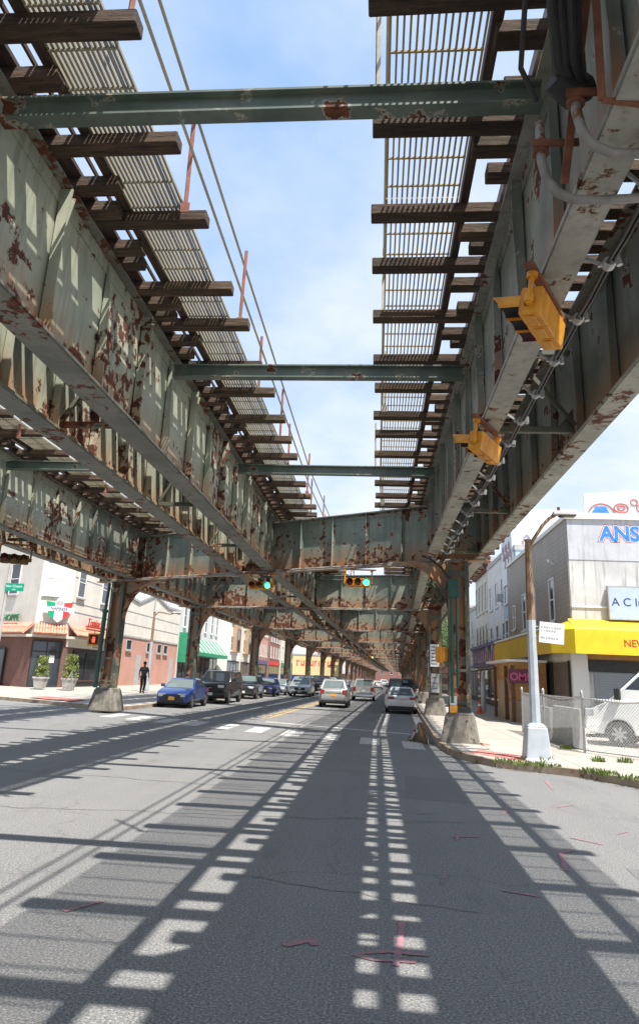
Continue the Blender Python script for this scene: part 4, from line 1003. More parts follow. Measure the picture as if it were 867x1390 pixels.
# neighbours (facade looks to -X); u runs toward the camera
rowhouse(45.9,5.0,10.3,'sid_blue','narrow pale blue clapboard house beside the grey one',1,bays=2,floors=2,wh=1.7,shop='shutter_br')
bw=rowhouse(51.0,8.4,10.9,'sid_white','white clapboard house between the pale blue and cream houses',1,bays=3,floors=2,sign=None)
bc=rowhouse(59.5,9.6,11.8,'cream','cream three-storey house with tall dark windows and brown cornice',1,cornice='browntrim',bays=5,floors=2,frame='cream',ww=.9,wh=2.4)
for (B,x,z) in ((bw,1.2,4.2),(bw,3.9,4.2),(bw,6.7,7.6),(bc,2.5,4.1)):
    mb=MB(); mb.box(x,x+.7,-.5,-.061,z,z+.5); mb.build('air_conditioner',M['greytrim'],B)
VS=empty('violet_sign',(8.2+bend(68),68.0,3.35),Rr,'long violet shop sign with pale letters across the white and cream houses','shop sign')
mb=MB(); mb.box(0,16.5,-.5,-.17,0,1.35); mb.box(-.1,16.6,-.8,-.17,1.351,1.6); mb.box(-.1,16.6,-.7,-.17,-.2,-.001); mb.build('sign_board',M['purple'],VS)
x=.6
for k in range(15):
    mb=MB(); mb.box(x,x+.2,-.53,-.501,.2,1.15)
    if k%2: mb.box(x+.2,x+.6,-.53,-.501,[.2,.6,.95][k%3],[.4,.8,1.15][k%3])
    mb.build('letter',M['pinkletter'],VS); x+=1.03
rowhouse(69.4,16,9.0,'render_grey','grey rendered building next to the cream house',1,bays=4,floors=2,shop='shutter')
rowhouse(101,18,12.,'brick_pink','pink brick three-storey building beyond the tree gap',1,bays=5,floors=2,xo=-.5)
for (y0,w,h,wl,lb) in ((120,24,11,'cream','distant cream row on the right'),(145,28,10,'brick_dark','distant dark brick row on the right'),(174,34,11,'sid_white','distant white row on the right'),(209,40,12,'brick_pink','pink brick row near the far end on the right'),(250,60,10,'cream','farthest cream row on the right'),(311,80,12,'brick_dark','last dark brick row on the right')):
    rowhouse(y0,w,h,wl,lb,1,bays=7,floors=2)
EB=building((-50,430,.1),0,140,20,9,'brick_dark','long dark brick block closing the far end of the street'); 
for i in range(24): window(EB,2+i*5.6,4.5,1.5,2.0)
# wooden shed stall on the right pavement
SH=empty('market_shed',(6.4,35.0,.15),0,'orange plywood stall with magenta sign on the right pavement','stall')
mb=MB(); mb.box(.2,1.7,.0,5.6,1.0,2.75); mb.build('plywood_panel',M['plywood'],SH)
mb=MB(); mb.box(.15,1.7,2.2,4.6,0,1.9); mb.box(.2,1.7,.02,2.0,0,.98); mb.build('cardboard_panel',M['cardboard'],SH)
for (x,y) in ((.1,0),(.1,1.8),(.05,4.7)):
    mb=MB(); mb.box(x-.07,x+.07,y-.07,y+.07,0,2.6); mb.build('post',M['postwood'],SH)
mb=MB(); mb.box(-.25,1.7,-.25,5.9,2.76,2.86); mb.build('roof',M['letterwhite'],SH)
mb=MB(); mb.box(-.1,1.2,-.12,-.08,1.78,2.4); mb.build('sign_board',M['maroon'],SH)
text('OMBD',.5,M['magenta'],'lettering',SH,(-.05,-.125,1.9),(PI/2,0,0),.005,bold=.01)
mb=MB(); mb.beam((.12,.3,1.1),(.12,1.6,2.0),.06,.04); mb.build('brace',M['galv'],SH)
CN=empty('traffic_cone',(6.05,43.0,.15),0,'orange traffic cone on the right pavement beside the stall','traffic cone')
mb=MB(); mb.box(-.2,.2,-.2,.2,0,.05); mb.lathe([(.15,.05),(.11,.3),(.075,.5),(.04,.75)],14); mb.build('body',M['orange'],CN,smooth=True)
mb=MB(); mb.lathe([(.097,.40),(.08,.52)],14); mb.build('reflective_collar',M['letterwhite'],CN,smooth=True)
CU=empty('column_umbrella',(6.5,44.5,.15),0,'grey wrapped post behind the orange cone','post')
mb=MB(); mb.lathe([(.14,0),(.16,1.6),(.10,2.4)],10); mb.build('cover',M['poleblue'],CU,smooth=True)

# ------------------------------------------------------------------ vehicles
def wheel(P,x,y,r,side,w=.22):
    mb=MB(); s=side
    mb.lathe([(r*.64,-w/2),(r*.93,-w/2),(r,-w*.3),(r,w*.3),(r*.93,w/2),(r*.64,w/2)],22,(0,0,0),'x')
    T=empty('wheel',(x,y,r)); T.parent=P
    mb.build('tyre',M['black'],T,smooth=True)
    mb=MB(); mb.lathe([(r*.66,-w*.42),(r*.66,w*.42)],20,(0,0,0),'x'); d=MB()
    for k in range(7):
        a=2*PI*k/7; mb.beam((s*w*.44,.05*r*math.cos(a),.05*r*math.sin(a)),(s*w*.44,r*.62*math.cos(a),r*.62*math.sin(a)),.10*r*2,.03,(1,0,0))
    mb.lathe([(r*.67,s*w*.36),(r*.67,s*w*.46),(r*.6,s*w*.47),(r*.6,s*w*.40)],20,(0,0,0),'x')
    mb.build('rim',M['alloy'],T)
    mb=MB(); a,b=sorted((s*w*.425,s*w*.43)); mb.lathe([(r*.6,a),(r*.6,b)],18,(0,0,0),'x'); mb.build('brake_disc',M['dark'],T)
    return T
SPEC={ # L,W,H, hood z, belt z, cowl y(frac from front), roof front, roof rear, tail base, deck z, wheel r, axle fracs
 'sedan':dict(L=4.6,W=1.80,H=1.44,hood=.80,belt=.96,cowl=.27,rf=.43,rr=.70,tb=.86,deck=1.0,r=.33,af=.185,ar=.79,low=.26),
 'suv':dict(L=4.6,W=1.86,H=1.70,hood=1.0,belt=1.10,cowl=.25,rf=.38,rr=.88,tb=.975,deck=1.08,r=.36,af=.19,ar=.80,low=.30),
 'bigsuv':dict(L=5.5,W=2.04,H=1.92,hood=1.18,belt=1.28,cowl=.26,rf=.36,rr=.93,tb=.985,deck=1.25,r=.41,af=.18,ar=.79,low=.36),
 'minivan':dict(L=5.1,W=1.98,H=1.73,hood=.98,belt=1.08,cowl=.19,rf=.36,rr=.90,tb=.985,deck=1.05,r=.35,af=.18,ar=.78,low=.28),
 'pickup':dict(L=5.4,W=1.98,H=1.78,hood=1.06,belt=1.16,cowl=.24,rf=.34,rr=.56,tb=.60,deck=1.14,r=.38,af=.17,ar=.79,low=.36),
 'hatch':dict(L=4.2,W=1.76,H=1.52,hood=.86,belt=.98,cowl=.25,rf=.40,rr=.84,tb=.97,deck=.98,r=.32,af=.18,ar=.81,low=.26)}
def car(kind,m,loc,rz,label,cat='car',plate='plate_w',rack=False,group=None):
    q=SPEC[kind]; L=q['L'];Wd=q['W'];h=Wd/2
    P=empty('parked_car' if 0 else {'pickup':'pickup_truck','bigsuv':'suv','suv':'suv','minivan':'minivan'}.get(kind,'car'),loc,rz,label,cat,group)
    Y=lambda f: L/2-f*L
    lo=q['low'];r_=q['r'];ra=r_+.07
    def arch(yc,rev=False):
        pts=[]
        for k in range(9):
            a=PI*k/8; pts.append((yc+ra*math.cos(a),max(lo,r_+ra*math.sin(a)*1.0)))
        return pts
    top=[(L/2-.10,lo),(L/2-.02,lo+.16),(L/2,lo+.34),(L/2-.04,q['hood']-.16),(L/2-.22,q['hood']-.03),(Y(q['cowl'])+.35,q['belt']-.03),(Y(q['cowl']),q['belt'])]
    if kind=='pickup': tail=[(Y(q['tb']),q['belt']),(Y(q['tb'])-.02,q['deck']),(-L/2+.02,q['deck']),(-L/2+.02,.75),(-L/2,.7),(-L/2,.5),(-L/2+.1,lo)]
    else: tail=[(Y(q['tb']),q['deck']),(-L/2+.05,q['deck']-.03),(-L/2+.01,q['deck']-.2),(-L/2,lo+.34),(-L/2+.03,lo+.15),(-L/2+.12,lo)]
    prof=top+tail
    bot=arch(Y(q['ar']))[::-1]+arch(Y(q['af']))[::-1]
    prof=prof+bot                                   # rear arch then front arch along the bottom
    def inset(y,z):
        e=max(0,abs(y)-(L/2-.55))/.55
        i=.16*e*e
        if z<lo+.12: i+=.03
        if z>q['belt']-.12: i+=.05
        return h-i
    n=len(prof); mb=MB()
    vs=[(-inset(y,z),y,z) for y,z in prof]+[(inset(y,z),y,z) for y,z in prof]
    fs=[(i,(i+1)%n,n+(i+1)%n,n+i) for i in range(n)]+[tuple(range(n)),tuple(range(n,2*n))[::-1]]
    mb.add(vs,fs); body=mb.build('body',M[m],P,bevel=.075,seg=3,fix=True,smooth=True)
    mb=MB(); mb.box(-h+.16,h-.16,-L/2+.25,L/2-.25,lo-.06,lo+.3); mb.build('underbody',M['trimblack'],P)
    # cabin
    zb=q['belt']-.02; zr=q['H']; hb=h-.07; hr=h-.27 if kind!='bigsuv' else h-.22
    yA,yB,yC,yD=Y(q['cowl']),Y(q['rf']),Y(q['rr']),Y(q['tb'])
    mb=MB(); zc=zr-.03
    vs=[(-hb,yA,zb),(hb,yA,zb),(hb,yD,zb),(-hb,yD,zb),(-hr,yB,zc),(hr,yB,zc),(hr,yC,zc),(-hr,yC,zc),(-hr+.15,yB-.18,zr),(hr-.15,yB-.18,zr),(hr-.15,yC+.18,zr),(-hr+.15,yC+.18,zr)]
    mb.add(vs,[(0,1,5,4),(1,2,6,5),(2,3,7,6),(3,0,4,7),(4,5,9,8),(5,6,10,9),(6,7,11,10),(7,4,8,11),(8,9,10,11),(3,2,1,0)])
    cab=mb.build('cabin',M[m],P,bevel=.055,seg=3,fix=True,smooth=True)
    def pane(a,b,c,d,s0,s1,t0,t1,name,off):
        a,b,c,d=map(Vector,(a,b,c,d)); nrm=(b-a).cross(d-a).normalized()*off
        f=lambda s,t:(a*(1-s)*(1-t)+b*s*(1-t)+c*s*t+d*(1-s)*t)+nrm
        mb=MB(); p=[f(s0,t0),f(s1,t0),f(s1,t1),f(s0,t1)]; k=[v-nrm*2.5 for v in p]
        mb.add(p+k,[(0,1,2,3),(0,4,5,1),(1,5,6,2),(2,6,7,3),(3,7,4,0)])
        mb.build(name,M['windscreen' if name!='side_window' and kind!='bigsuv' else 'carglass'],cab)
    V=vs
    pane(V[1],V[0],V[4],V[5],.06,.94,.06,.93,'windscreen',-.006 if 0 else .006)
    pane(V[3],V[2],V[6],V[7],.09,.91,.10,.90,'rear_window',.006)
    for (a,b,c,d) in ((V[2],V[1],V[5],V[6]),(V[0],V[3],V[7],V[4])):
        cuts=[(.06,.48),(.52,.93)] if kind in('sedan','hatch','pickup') else [(.05,.34),(.37,.65),(.68,.94)]
        for s0,s1 in cuts: pane(a,b,c,d,s0,s1,.12,.88,'side_window',.006)
    # front
    zf=lo+.34
    for s in (-1,1):
        mb=MB(); a,b=sorted((s*(h-.20),s*(h-.58))); mb.add([(a,L/2-.05,q['hood']-.25),(b,L/2-.05,q['hood']-.25),(b,L/2-.22,q['hood']-.25),(a,L/2-.22,q['hood']-.25),(a,L/2-.07,q['hood']-.10),(b,L/2-.07,q['hood']-.10),(b,L/2-.2,q['hood']-.10),(a,L/2-.2,q['hood']-.10)],[(0,3,2,1),(4,5,6,7),(0,1,5,4),(1,2,6,5),(2,3,7,6),(3,0,4,7)])
        o=mb.build('headlight',M['headlight'],P,bevel=.02); o.location=(0,.055,0)
        mb=MB(); z=q['deck']-.14 if kind not in('bigsuv','minivan','suv') else q['deck']-.12
        wv=.34 if kind in('sedan',) else .26; hv=.09 if kind=='sedan' else (.16 if kind!='pickup' else .2)
        a,b=sorted((s*(h-.12),s*(h-.12-wv))); mb.box(a,b,-L/2-.012,-L/2+.2,z-hv,z+hv*.6); mb.build('tail_light',M['taillight'],P,bevel=.025)
        mb=MB(); mb.box(*sorted((s*(h-.04),s*(h+.17))),yA-.42,yA-.28,q['belt']+.02,q['belt']+.18); mb.beam((s*(h-.1),yA-.3,q['belt']+.0),(s*(h+.05),yA-.35,q['belt']+.06),.05,.04); mb.build('mirror',M[m],P,bevel=.02)
        for f in (q['af'],q['ar']): wheel(P,s*(h-.12),Y(f),r_,s)
        if rack: mb=MB(); mb.beam((s*(hr-.08),yB-.3,zr+.03),(s*(hr-.08),yC+.1,zr+.03),.04,.04); mb.build('roof_rail',M['chrome'],P)
        hd=MB(); 
        for f in (.46,.63): hd.box(*sorted((s*(h-.012),s*(h+.012))),Y(f)-.1,Y(f)+.08,q['belt']-.16,q['belt']-.13)
        tag(hd.build('door_handles',M[m],P),kind='stuff')
    mb=MB(); gz=q['hood']-.30; mb.box(-.46,.46,L/2-.09,L/2+.004,gz-.1 if kind!='bigsuv' else gz-.28,gz+.14); mb.build('grille',M['trimblack'],P,bevel=.02)
    mb=MB(); mb.box(-h+.3,h-.3,L/2-.06,L/2+.012,lo+.03,lo+.2); mb.build('lower_intake',M['trimblack'],P,bevel=.02)
    mb=MB(); mb.box(-.1,.1,L/2+.0045,L/2+.014,gz+.0,gz+.06); mb.build('badge',M['chrome'],P)
    mb=MB(); mb.box(-.16,.16,L/2+.0125,L/2+.022,lo+.12,lo+.28); mb.build('number_plate',M[plate],P)
    zp=q['deck']-.3; mb=MB(); mb.box(-.16,.16,-L/2-.016,-L/2+.02,zp-.1,zp+.06); mb.build('number_plate',M[plate],P)
    mb=MB(); mb.box(-h+.12,h-.12,-L/2-.02,-L/2+.15,lo-.01,lo+.16); mb.build('rear_bumper',M['trimblack'] if kind!='pickup' else M['chrome'],P,bevel=.03)
    if kind!='pickup':
        mb=MB(); mb.box(-h+.42,h-.42,-L/2-.008,-L/2+.03,q['deck']-.20,q['deck']-.185); mb.build('boot_seam',M['trimblack'],P)
    else:
        mb=MB(); mb.box(-h+.12,h-.12,-L/2+.12,Y(q['tb'])-.08,q['deck']-.005,q['deck']+.006); mb.build('bed',M['trimblack'],P)
    return P
car('sedan','p_blue',(-10.25,37.75,0),PI,'bright blue sedan with orange plate parked first behind the left column',plate='plate_o')
car('bigsuv','p_black',(-9.9,45.0,0),PI,'large black suv parked behind the bright blue sedan','suv',rack=True)
car('suv','p_navy',(-9.75,54.3,0),PI,'charcoal crossover with white plate parked behind the large black suv','suv')
car('hatch','p_blue2',(-9.35,61.4,0),PI,'small deep blue hatchback parked between the crossover and the silver blue sedan')
car('sedan','p_sblue',(-9.1,67.0,0),PI,'silver blue sedan half hidden beside the silver minivan')
car('minivan','p_silver',(-6.75,65.4,0),PI,'silver minivan driving toward the camera in the left lane','minivan')
car('bigsuv','p_black',(-6.2,80,0),PI,'dark suv following behind the silver minivan','suv')
car('suv','p_champ',(-2.65,46.6,0),0,'champagne silver suv seen from behind in the middle lane','suv',plate='plate_o',rack=True)
car('pickup','p_pick',(-1.1,62.6,0),0,'grey pickup truck ahead of the champagne suv','pickup',plate='plate_w')
car('sedan','p_white',(1.42,42.8,0),0,'white sedan parked at the right kerb')
car('bigsuv','p_black',(1.75,50.6,0),-.03,'black suv parked in front of the white sedan','suv')
car('hatch','p_navy',(2.15,58,0),-.03,'dark hatchback farther ahead along the right kerb')
far=[('sedan','p_silver',-7.6,96,PI),('suv','p_white',-8.2,88,PI),('sedan','p_red',-7.4,104,PI),('suv','p_silver',-7.0,112,PI),('sedan','p_black',-6.8,121,PI),('suv','p_navy',-1.2,92,0),('sedan','p_white',.2,128,0),('suv','p_silver',-2.6,118,PI),('sedan','p_navy',4.3,92,0),('suv','p_white',4.9,112,0),('sedan','p_silver',5.4,132,0),('sedan','p_blue2',-5.9,136,PI),('suv','p_white',1.6,160,0),('suv','p_red',-1.5,150,PI)]
cn={'p_silver':'silver','p_white':'white','p_red':'dark red','p_black':'black','p_navy':'charcoal','p_blue2':'deep blue'}
for i,(k,m,x,y,rz) in enumerate(far):
    side='parked along the far left kerb' if x<-5 else ('parked along the far right kerb' if x>3 else ('coming from far away' if rz else 'driving away far ahead'))
    car(k,m,(x,y,0),rz,'tiny distant %s %s %s'%(cn[m],'suv' if k=='suv' else 'sedan',side),group='distant cars under the railway')
# white van and dark suv behind the fence
VN=empty('van',(9.45,23.0,.15),rad(62),'white van standing behind the chain-link fence at the right edge','van')
Lv=5.6; h=1.0
prof=[(Lv/2-.12,.35),(Lv/2,.5),(Lv/2,.85),(Lv/2-.08,1.02),(Lv/2-.6,1.26),(Lv/2-.75,1.34),(Lv/2-1.75,2.28),(Lv/2-2.2,2.42),(-Lv/2+.1,2.45),(-Lv/2,2.3),(-Lv/2,.4)]
def arch(yc,r): return [(yc+r*math.cos(PI*k/10),.35+r*math.sin(PI*k/10)) for k in range(11)][::-1]
prof+=arch(-Lv/2+1.15,.44)+arch(Lv/2-1.02,.44)
mb=MB(); n=len(prof); w_=lambda y,z: h-(.16 if z>2.2 else .07 if z>1.4 else 0)-(.14 if y>Lv/2-.3 else 0)
mb.add([(-w_(*p),p[0],p[1]) for p in prof]+[(w_(*p),p[0],p[1]) for p in prof],[(i,(i+1)%n,n+(i+1)%n,n+i) for i in range(n)]+[tuple(range(n)),tuple(range(n,2*n))[::-1]])
mb.build('body',M['p_white'],VN,bevel=.05,fix=True,smooth=True)
for s in (-1,1):
    mb=MB(); xs_=(s*(h-.065),s*(h-.045)); 
    pz=[(Lv/2-.98,1.42),(Lv/2-1.68,2.08),(Lv/2-2.35,2.12),(Lv/2-2.35,1.42)]
    mb.add([(s*(h-.045),y,z) for y,z in pz]+[(s*(h-.13),y,z) for y,z in pz],[(0,1,2,3)[::s],(4,5,6,7)[::-s],(0,1,5,4),(1,2,6,5),(2,3,7,6),(3,0,4,7)]); mb.build('side_window',M['carglass'],VN)
    mb=MB(); mb.box(*sorted((s*(h-.0),s*(h+.22))),Lv/2-1.15,Lv/2-.98,1.36,1.72); mb.build('mirror',M['trimblack'],VN,bevel=.02)
    mb=MB(); mb.box(*sorted((s*(h-.02),s*(h+.014))),-Lv/2+1.75,Lv/2-1.6,.62,.74); mb.build('side_moulding',M['trimblack'],VN)
    mb=MB(); mb.box(*sorted((s*(h-.3),s*(h-.085))),Lv/2-.32,Lv/2-.02,.85,1.08); mb.build('headlight',M['headlight'],VN,bevel=.03)
    for y in (-Lv/2+1.15,Lv/2-1.02): wheel(VN,s*(h-.13),y,.36,s,.24)
mb=MB(); mb.add([(-h+.2,Lv/2-.8,1.40),(h-.2,Lv/2-.8,1.40),(h-.28,Lv/2-1.7,2.24),(-h+.28,Lv/2-1.7,2.24)],[(0,1,2,3)]); mb.v=[(x,y+.02,z+.02) for x,y,z in mb.v]; mb.build('windscreen',M['carglass'],VN)
mb=MB(); mb.box(-.5,.5,Lv/2-.03,Lv/2+.01,.55,.85); mb.build('grille',M['trimblack'],VN)
mb=MB(); mb.box(-h+.1,h-.1,-Lv/2+.3,Lv/2-.3,.25,.5); mb.build('underbody',M['trimblack'],VN)
car('suv','p_navy',(9.9,27.6,.15),PI/2,'dark suv standing between the white van and the roller shutter','suv')

# ------------------------------------------------------------------ street lamps and signs
def lamp(loc,label,h,arm,zarm,two_tone=True,rz=0.,big=True):
    P=empty('street_lamp',loc,rz,label,'street lamp')
    mb=MB()
    if not big: mb.lathe([(.16,0),(.14,.84)],10); mb.build('base',M['poleblue'],P,smooth=True); mb=MB()
    else: mb.frustum((-.30,.30,-.30,.30),(-.23,.23,-.23,.23),0,.75); mb.frustum((-.23,.23,-.23,.23),(-.14,.14,-.14,.14),.75,.84); mb.frustum((-.34,.34,-.34,.34),(-.31,.31,-.31,.31),-.01,.07); mb.build('base',M['poleblue'],P,bevel=.03)
    mb=MB(); mb.lathe([(.125,.84),(.108,h*.62)],8); mb.build('lower_pole',M['poleblue'],P,smooth=False)
    mb=MB(); mb.lathe([(.105,h*.62),(.075,h)],8); mb.lathe([(.09,h),(.09,h+.05)],8); mb.build('upper_pole',M['poleconduit'] if two_tone else M['poleblue'],P)
    mb=MB(); mb.tube([(0,0,h-.25),(arm*.2,0,h+.05),(arm*.55,0,h+(zarm-h)*.62),(arm*.8,0,zarm-.08),(arm,0,zarm)],.045,8); mb.build('arm',M['poleconduit'] if two_tone else M['poleblue'],P,smooth=True)
    mb=MB(); mb.frustum((arm-.1,arm+.55,-.13,.13),(arm-.02,arm+.45,-.09,.09),zarm+.0,zarm+.12); hd=mb.build('lamp_head',M['greytrim'],P,bevel=.03)
    mb=MB(); mb.lathe([(.04,.12),(.04,.22)],8,(arm+.1,0,zarm)); mb.build('photocell',M['rust'],hd); mb=MB(); mb.box(arm+.1,arm+.5,-.1,.1,zarm-.03,zarm-.001); mb.build('lens',M['glass'],hd)
    return P
lp=lamp((3.8,17.75,.15),'two-tone street lamp with curved arm on the right corner',5.25,.72,5.95)
mb=MB(); mb.box(-.02,.02,-.34,.06,0,1.0)
NS=empty('parking_sign',(4.02,17.62,3.12),0,'white parking sign fixed to the street lamp on the right corner','street sign')
mb=MB(); mb.box(-.06,.52,-.012,.012,-.25,.25); b_=mb.build('board',M['letterwhite'],NS); NS.rotation_euler=(0,rad(5),rad(-8))
mb=MB(); mb.tube([(-.22,.1,.12),(.02,.02,.12)],.02,6); mb.tube([(-.22,.1,-.12),(.02,.02,-.12)],.02,6); mb.build('clamp',M['galv'],NS)
mb=MB()
for q,(z,w_,mm) in enumerate(((.12,.42,0),(.04,.28,0),(-.13,.36,0))): 
    x=-.02
    while x<w_: mb.box(x,x+random.uniform(.02,.05),-.0145,-.0125,z-.022,z+.022); x+=.06
mb.build('printed_lines',M['greytrim'],NS)
l2=lamp((-15.4,47.2,.4),'slim street lamp with straight arm behind the walking person',5.2,1.35,5.2,big=False)
lamp((-12.6,74,.3),'street lamp farther down the left pavement',7.2,2.2,8.0,False,big=False)
lamp((-11.9,99,.3),'distant street lamp on the left pavement',7.2,2.2,8.0,False,big=False)
mb=MB(); 
SS=empty('street_name_sign',(-19.15,34.3,.3),0,'green street name sign on a weathered pole at the left edge','street sign')
mb=MB(); mb.lathe([(.1,0),(.085,7.0)],8); mb.build('pole',M['pot'],SS)
mb=MB(); mb.box(-.05,.95,-.13,-.10,5.1,5.5); b_=mb.build('name_plate',M['streetgreen'],SS)
text('Nor Chestn',.18,M['letterwhite'],'lettering',b_,(.0,-.132,5.29),(PI/2,0,0),.002); text('AVE',.11,M['letterwhite'],'lettering',b_,(.35,-.132,5.14),(PI/2,0,0),.002)
# ------------------------------------------------------------------ chain-link fence
FN=empty('chain_link_fence',(0,0,.15),0,'sagging chain-link fence around the van lot on the right pavement','fence')
fp_=[(5.55,28.1),(5.55,24.6),(5.66,20.45),(7.2,18.5),(9.6,17.0)]
for i,(x,y) in enumerate(fp_):
    mb=MB(); mb.tube([(x,y,0),(x+random.uniform(-.04,.04),y,1.55)],.035,8); mb.lathe([(.045,1.5),(.045,1.58),(.01,1.62)],8,(x,y,0)); mb.build('post',M['galv'],FN,smooth=True)
for (a,b) in zip(fp_[:-1],fp_[1:]):
    a=Vector((*a,0));b=Vector((*b,0));d=b-a;Lf=d.length; hz=1.36
    mb=MB(); mb.tube([a+Vector((0,0,1.42)),(a+b)/2+Vector((0,0,1.34)),b+Vector((0,0,1.45))],.022,6); mb.build('rail',M['galv'],FN,smooth=True); mb=MB(); mb.tube([a+Vector((0,0,.06)),b+Vector((0,0,.06))],.012,5); mb.build('rail',M['galv'],FN,smooth=True)
    mb=MB(); p_=.085; u=-hz
    while u<Lf:
        for sg in (1,-1):
            u0,u1=(u,u+hz); z0,z1=(.06,.06+hz) if sg>0 else (.06+hz,.06)
            t0=max(0,-u0)/hz; t1=1-max(0,u1-Lf)/hz
            if t1>t0+.01: 
                P0=a+d*((u0+(u1-u0)*t0)/Lf)+Vector((0,0,z0+(z1-z0)*t0)); P1=a+d*((u0+(u1-u0)*t1)/Lf)+Vector((0,0,z0+(z1-z0)*t1)); mb.tube([P0,P1],.0055,3,False)
        u+=p_
    mb.build('mesh',M['galv'],FN)
for (i,(x,y0,y1,hh,m)) in enumerate(((5.72,21.3,24.4,1.1,'barrier'),(5.75,25.0,27.7,1.0,'greytrim'))):
    mb=MB(); mb.prism([(x,0),(x+.3,0),(x+.24,.3),(x+.2,hh),(x+.08,hh),(x+.05,.3)],'y',y0,y1); o=mb.build('concrete_barrier',M[m],fix=True,bevel=.02); o.location=(0,0,.15)
    tag(o,'whitewashed concrete barrier behind the fence next to the van' if i==0 else 'grey graffitied concrete barrier behind the fence, left of the white one','barrier')
    if i==1:
        mb=MB(); mb.tube([(x+.07,y0+.4+.25*k,.55+.25*math.sin(k*1.7)) for k in range(9)],.03,5); mb.build('graffiti',M['barrier'],o)
# weeds
def weeds(pts,label,n=140,r=.3,hh=.22):
    mb=MB()
    for (x,y) in pts:
        for k in range(n):
            a=random.uniform(0,2*PI); q=r*math.sqrt(random.random()); c=Vector((x+q*math.cos(a),y+q*math.sin(a)*.6,random.uniform(.12,.16)))
            d=Vector((random.gauss(0,.5),random.gauss(0,.5),1)).normalized()*hh*random.uniform(.4,1.1); w=Vector((random.gauss(0,1),random.gauss(0,1),0)).normalized()*.012
            mb.add([c-w,c+w,c+d*.6+w*1.4,c+d,c+d*.6-w*1.4],[(0,1,2,3,4)])
    return tag(mb.build('weeds',M['weed']),label,'weeds',kind='stuff')
weeds([(3.25,16.82),(3.55,16.72),(3.85,16.6),(2.95,17.1),(4.55,16.0),(4.8,15.6),(5.05,15.15),(5.3,14.8),(4.65,15.8)],'green weeds growing in the gutter along the right corner kerb',70,.24,.11)
weeds([(5.35,21.3),(5.45,21.5),(3.95,17.5),(3.6,17.6),(5.35,18.2),(6.0,18.3)],'small weeds by the fence and lamp base',60,.18,.16)
# litter
mb=MB(); mb.box(-.12,.12,-.07,.07,0,.05); o=mb.build('brick_rubble',M['brick_pink']); o.location=(3.1,21.2,.152); o.rotation_euler=(0,.1,.5); tag(o,'broken red brick piece by the right concrete footing','rubble')

# ------------------------------------------------------------------ trees
def tree(loc,h,r,label,n=5200):
    T=empty('tree',loc,0,label,'tree')
    mb=MB(); mb.tube([(0,0,0),(.1,0,h*.25),(.0,.1,h*.5),(.05,.1,h*.8)],[.22,.17,.12,.04],8)
    tips=[]
    for k in range(9):
        a=2.4*k; z=h*(.35+.055*k); e=(r*.75*math.cos(a),r*.75*math.sin(a),z+h*.18); mb.tube([(.05,.05,z),(e[0]*.5,e[1]*.5,z+h*.07),e],[.07,.05,.015],5); tips.append(e)
    mb.build('trunk',M['bark'],T)
    mb=MB(); cl_=[(Vector(e),random.uniform(.28,.45)*r) for e in tips]+[(Vector((random.gauss(0,r*.35),random.gauss(0,r*.35),h*random.uniform(.5,.98))),random.uniform(.2,.4)*r) for _ in range(16)]
    for i in range(n):
        c,rr=random.choice(cl_); d=Vector((random.gauss(0,1),random.gauss(0,1),random.gauss(0,.8))).normalized()*rr*random.random()**.4
        p=c+d; u=Vector((random.gauss(0,1),random.gauss(0,1),random.gauss(0,.6))).normalized(); v=u.orthogonal().normalized(); s=random.uniform(.08,.16)
        mb.quad(p-u*s,p+v*s*.55,p+u*s,p-v*s*.55)
    mb.build('crown',M['leaf'],T)
tree((9.3,90,.1),10.5,3.6,'broad green street tree in the gap before the pink brick building')
tree((6.9,84,.1),7.5,2.2,'smaller green tree in front of the broad street tree',3000)
tree((9.5,95.5,.1),9,3.0,'green tree farthest back in the gap on the right')

# ------------------------------------------------------------------ person walking away
def skin(name,verts,edges,radii,m,parent,root=0,sub=2):
    me=bpy.data.meshes.new(name); me.from_pydata(verts,edges,[]); o=bpy.data.objects.new(name,me); COL.objects.link(o)
    o.modifiers.new('skin','SKIN'); sk=me.skin_vertices[0].data
    for i,r in enumerate(radii): sk[i].radius=(r if isinstance(r,tuple) else (r,r)); sk[i].use_root=(i==root)
    sb=o.modifiers.new('sub','SUBSURF'); sb.levels=sub; sb.render_levels=sub
    dg=bpy.context.evaluated_depsgraph_get(); dg.update(); nm=bpy.data.meshes.new_from_object(o.evaluated_get(dg)); bpy.data.objects.remove(o)
    q=bpy.data.objects.new(name,nm); COL.objects.link(q); nm.materials.clear(); nm.materials.append(m); q.parent=parent
    nm.polygons.foreach_set('use_smooth',[True]*len(nm.polygons)); return q
PR=empty('person',(-14.1,42.4,.40),rad(3),'person in dark t-shirt and black trousers walking away on the left pavement','person')
k=1.02
J=dict(pel=(0,0,.95),wst=(0,.01,1.12),chs=(0,.02,1.34),nck=(0,.0,1.52),hd0=(0,.02,1.62),hd1=(0,.03,1.74),
 shL=(-.19,.01,1.44),elL=(-.27,-.03,1.17),wrL=(-.28,.04,.93),haL=(-.28,.07,.84),shR=(.19,.01,1.44),elR=(.28,-.02,1.17),wrR=(.30,.03,.93),haR=(.30,.06,.84),
 hpL=(-.10,0,.90),knL=(-.10,.10,.50),anL=(-.10,.0,.09),toL=(-.11,.17,.04),hpR=(.10,0,.90),knR=(.11,.0,.49),anR=(.11,-.20,.13),toR=(.12,-.06,.04))
names=list(J); idx={n:i for i,n in enumerate(names)}
vv=[tuple(c*k for c in J[n]) for n in names]
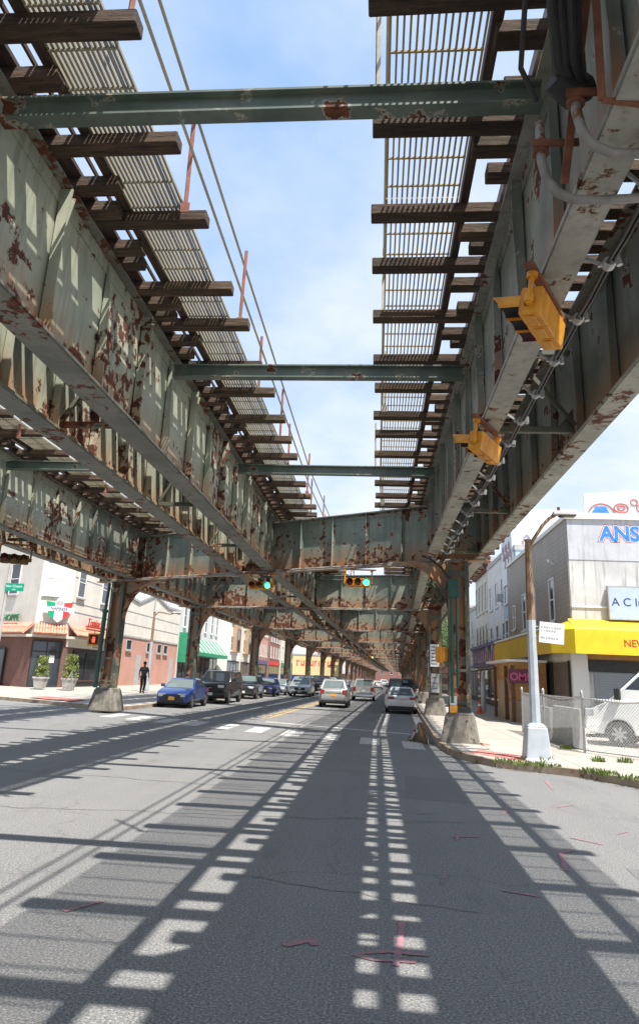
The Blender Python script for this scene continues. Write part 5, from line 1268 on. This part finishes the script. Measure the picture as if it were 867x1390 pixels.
ed=[('pel','wst'),('wst','chs'),('chs','nck'),('nck','hd0'),('hd0','hd1'),('chs','shL'),('shL','elL'),('elL','wrL'),('wrL','haL'),('chs','shR'),('shR','elR'),('elR','wrR'),('wrR','haR'),('pel','hpL'),('hpL','knL'),('knL','anL'),('anL','toL'),('pel','hpR'),('hpR','knR'),('knR','anR'),('anR','toR')]
rd=dict(pel=(.14,.11),wst=(.135,.10),chs=(.155,.11),nck=.055,hd0=(.075,.085),hd1=(.075,.09),shL=.062,elL=.042,wrL=.03,haL=(.035,.022),shR=.062,elR=.042,wrR=.03,haR=(.035,.022),hpL=.09,knL=.062,anL=.042,toL=.035,hpR=.09,knR=.062,anR=.042,toR=.035)
skin('body',vv,[(idx[a],idx[b]) for a,b in ed],[rd[n] for n in names],M['skin'],PR)
def sub(ns,es,rs,m,name):
    ix={n:i for i,n in enumerate(ns)}; return skin(name,[tuple(c*k for c in (J[n] if n in J else ns[n])) for n in ns],[(ix[a],ix[b]) for a,b in es],rs,m,PR)
J['slL']=(-.255,-.02,1.22);J['slR']=(.265,-.012,1.22);J['hem']=(0,0,.88);J['wsS']=(0,.01,1.1)
sub(['wsS','hem','chs','shL','slL','shR','slR'],[('hem','wsS'),('wsS','chs'),('chs','shL'),('shL','slL'),('chs','shR'),('shR','slR')],[(.155,.12),(.165,.13),(.175,.13),.085,.072,.085,.072],M['shirt'],'t_shirt')
sub(['pel','hpL','knL','anL','hpR','knR','anR'],[('pel','hpL'),('hpL','knL'),('knL','anL'),('pel','hpR'),('hpR','knR'),('knR','anR')],[(.15,.12),.105,.085,.062,.105,.085,.062],M['trouser'],'trousers')
for a,b in (('anL','toL'),('anR','toR')):
    mb=MB(); A=Vector(J[a])*k;B_=Vector(J[b])*k; mb.tube([(A.x,A.y-.05,max(.03,A.z-.05)),(A.x,A.y+.05,max(.04,A.z-.04)),(B_.x,B_.y,B_.z+.01),(B_.x,B_.y+.06,B_.z)],[.045,.055,.05,.03],8); mb.build('shoe',M['shoe'],PR,smooth=True)
mb=MB(); mb.lathe([(.02,.13),(.07,.115),(.098,.06),(.10,.0),(.085,-.05)],14,(0,.01*k,1.71*k)); mb.build('hair',M['hair'],PR,smooth=True)
for s in (-1,1):
    for q in range(4):
        mb=MB(); x=s*.295*k; mb.tube([(x,.03+.022*q,.845),(x-s*.006,.035+.022*q,.80),(x-s*.02,.04+.022*q,.765-.01*(q==3))],[.010,.009,.007],6); mb.build('finger',M['skin'],PR,smooth=True)
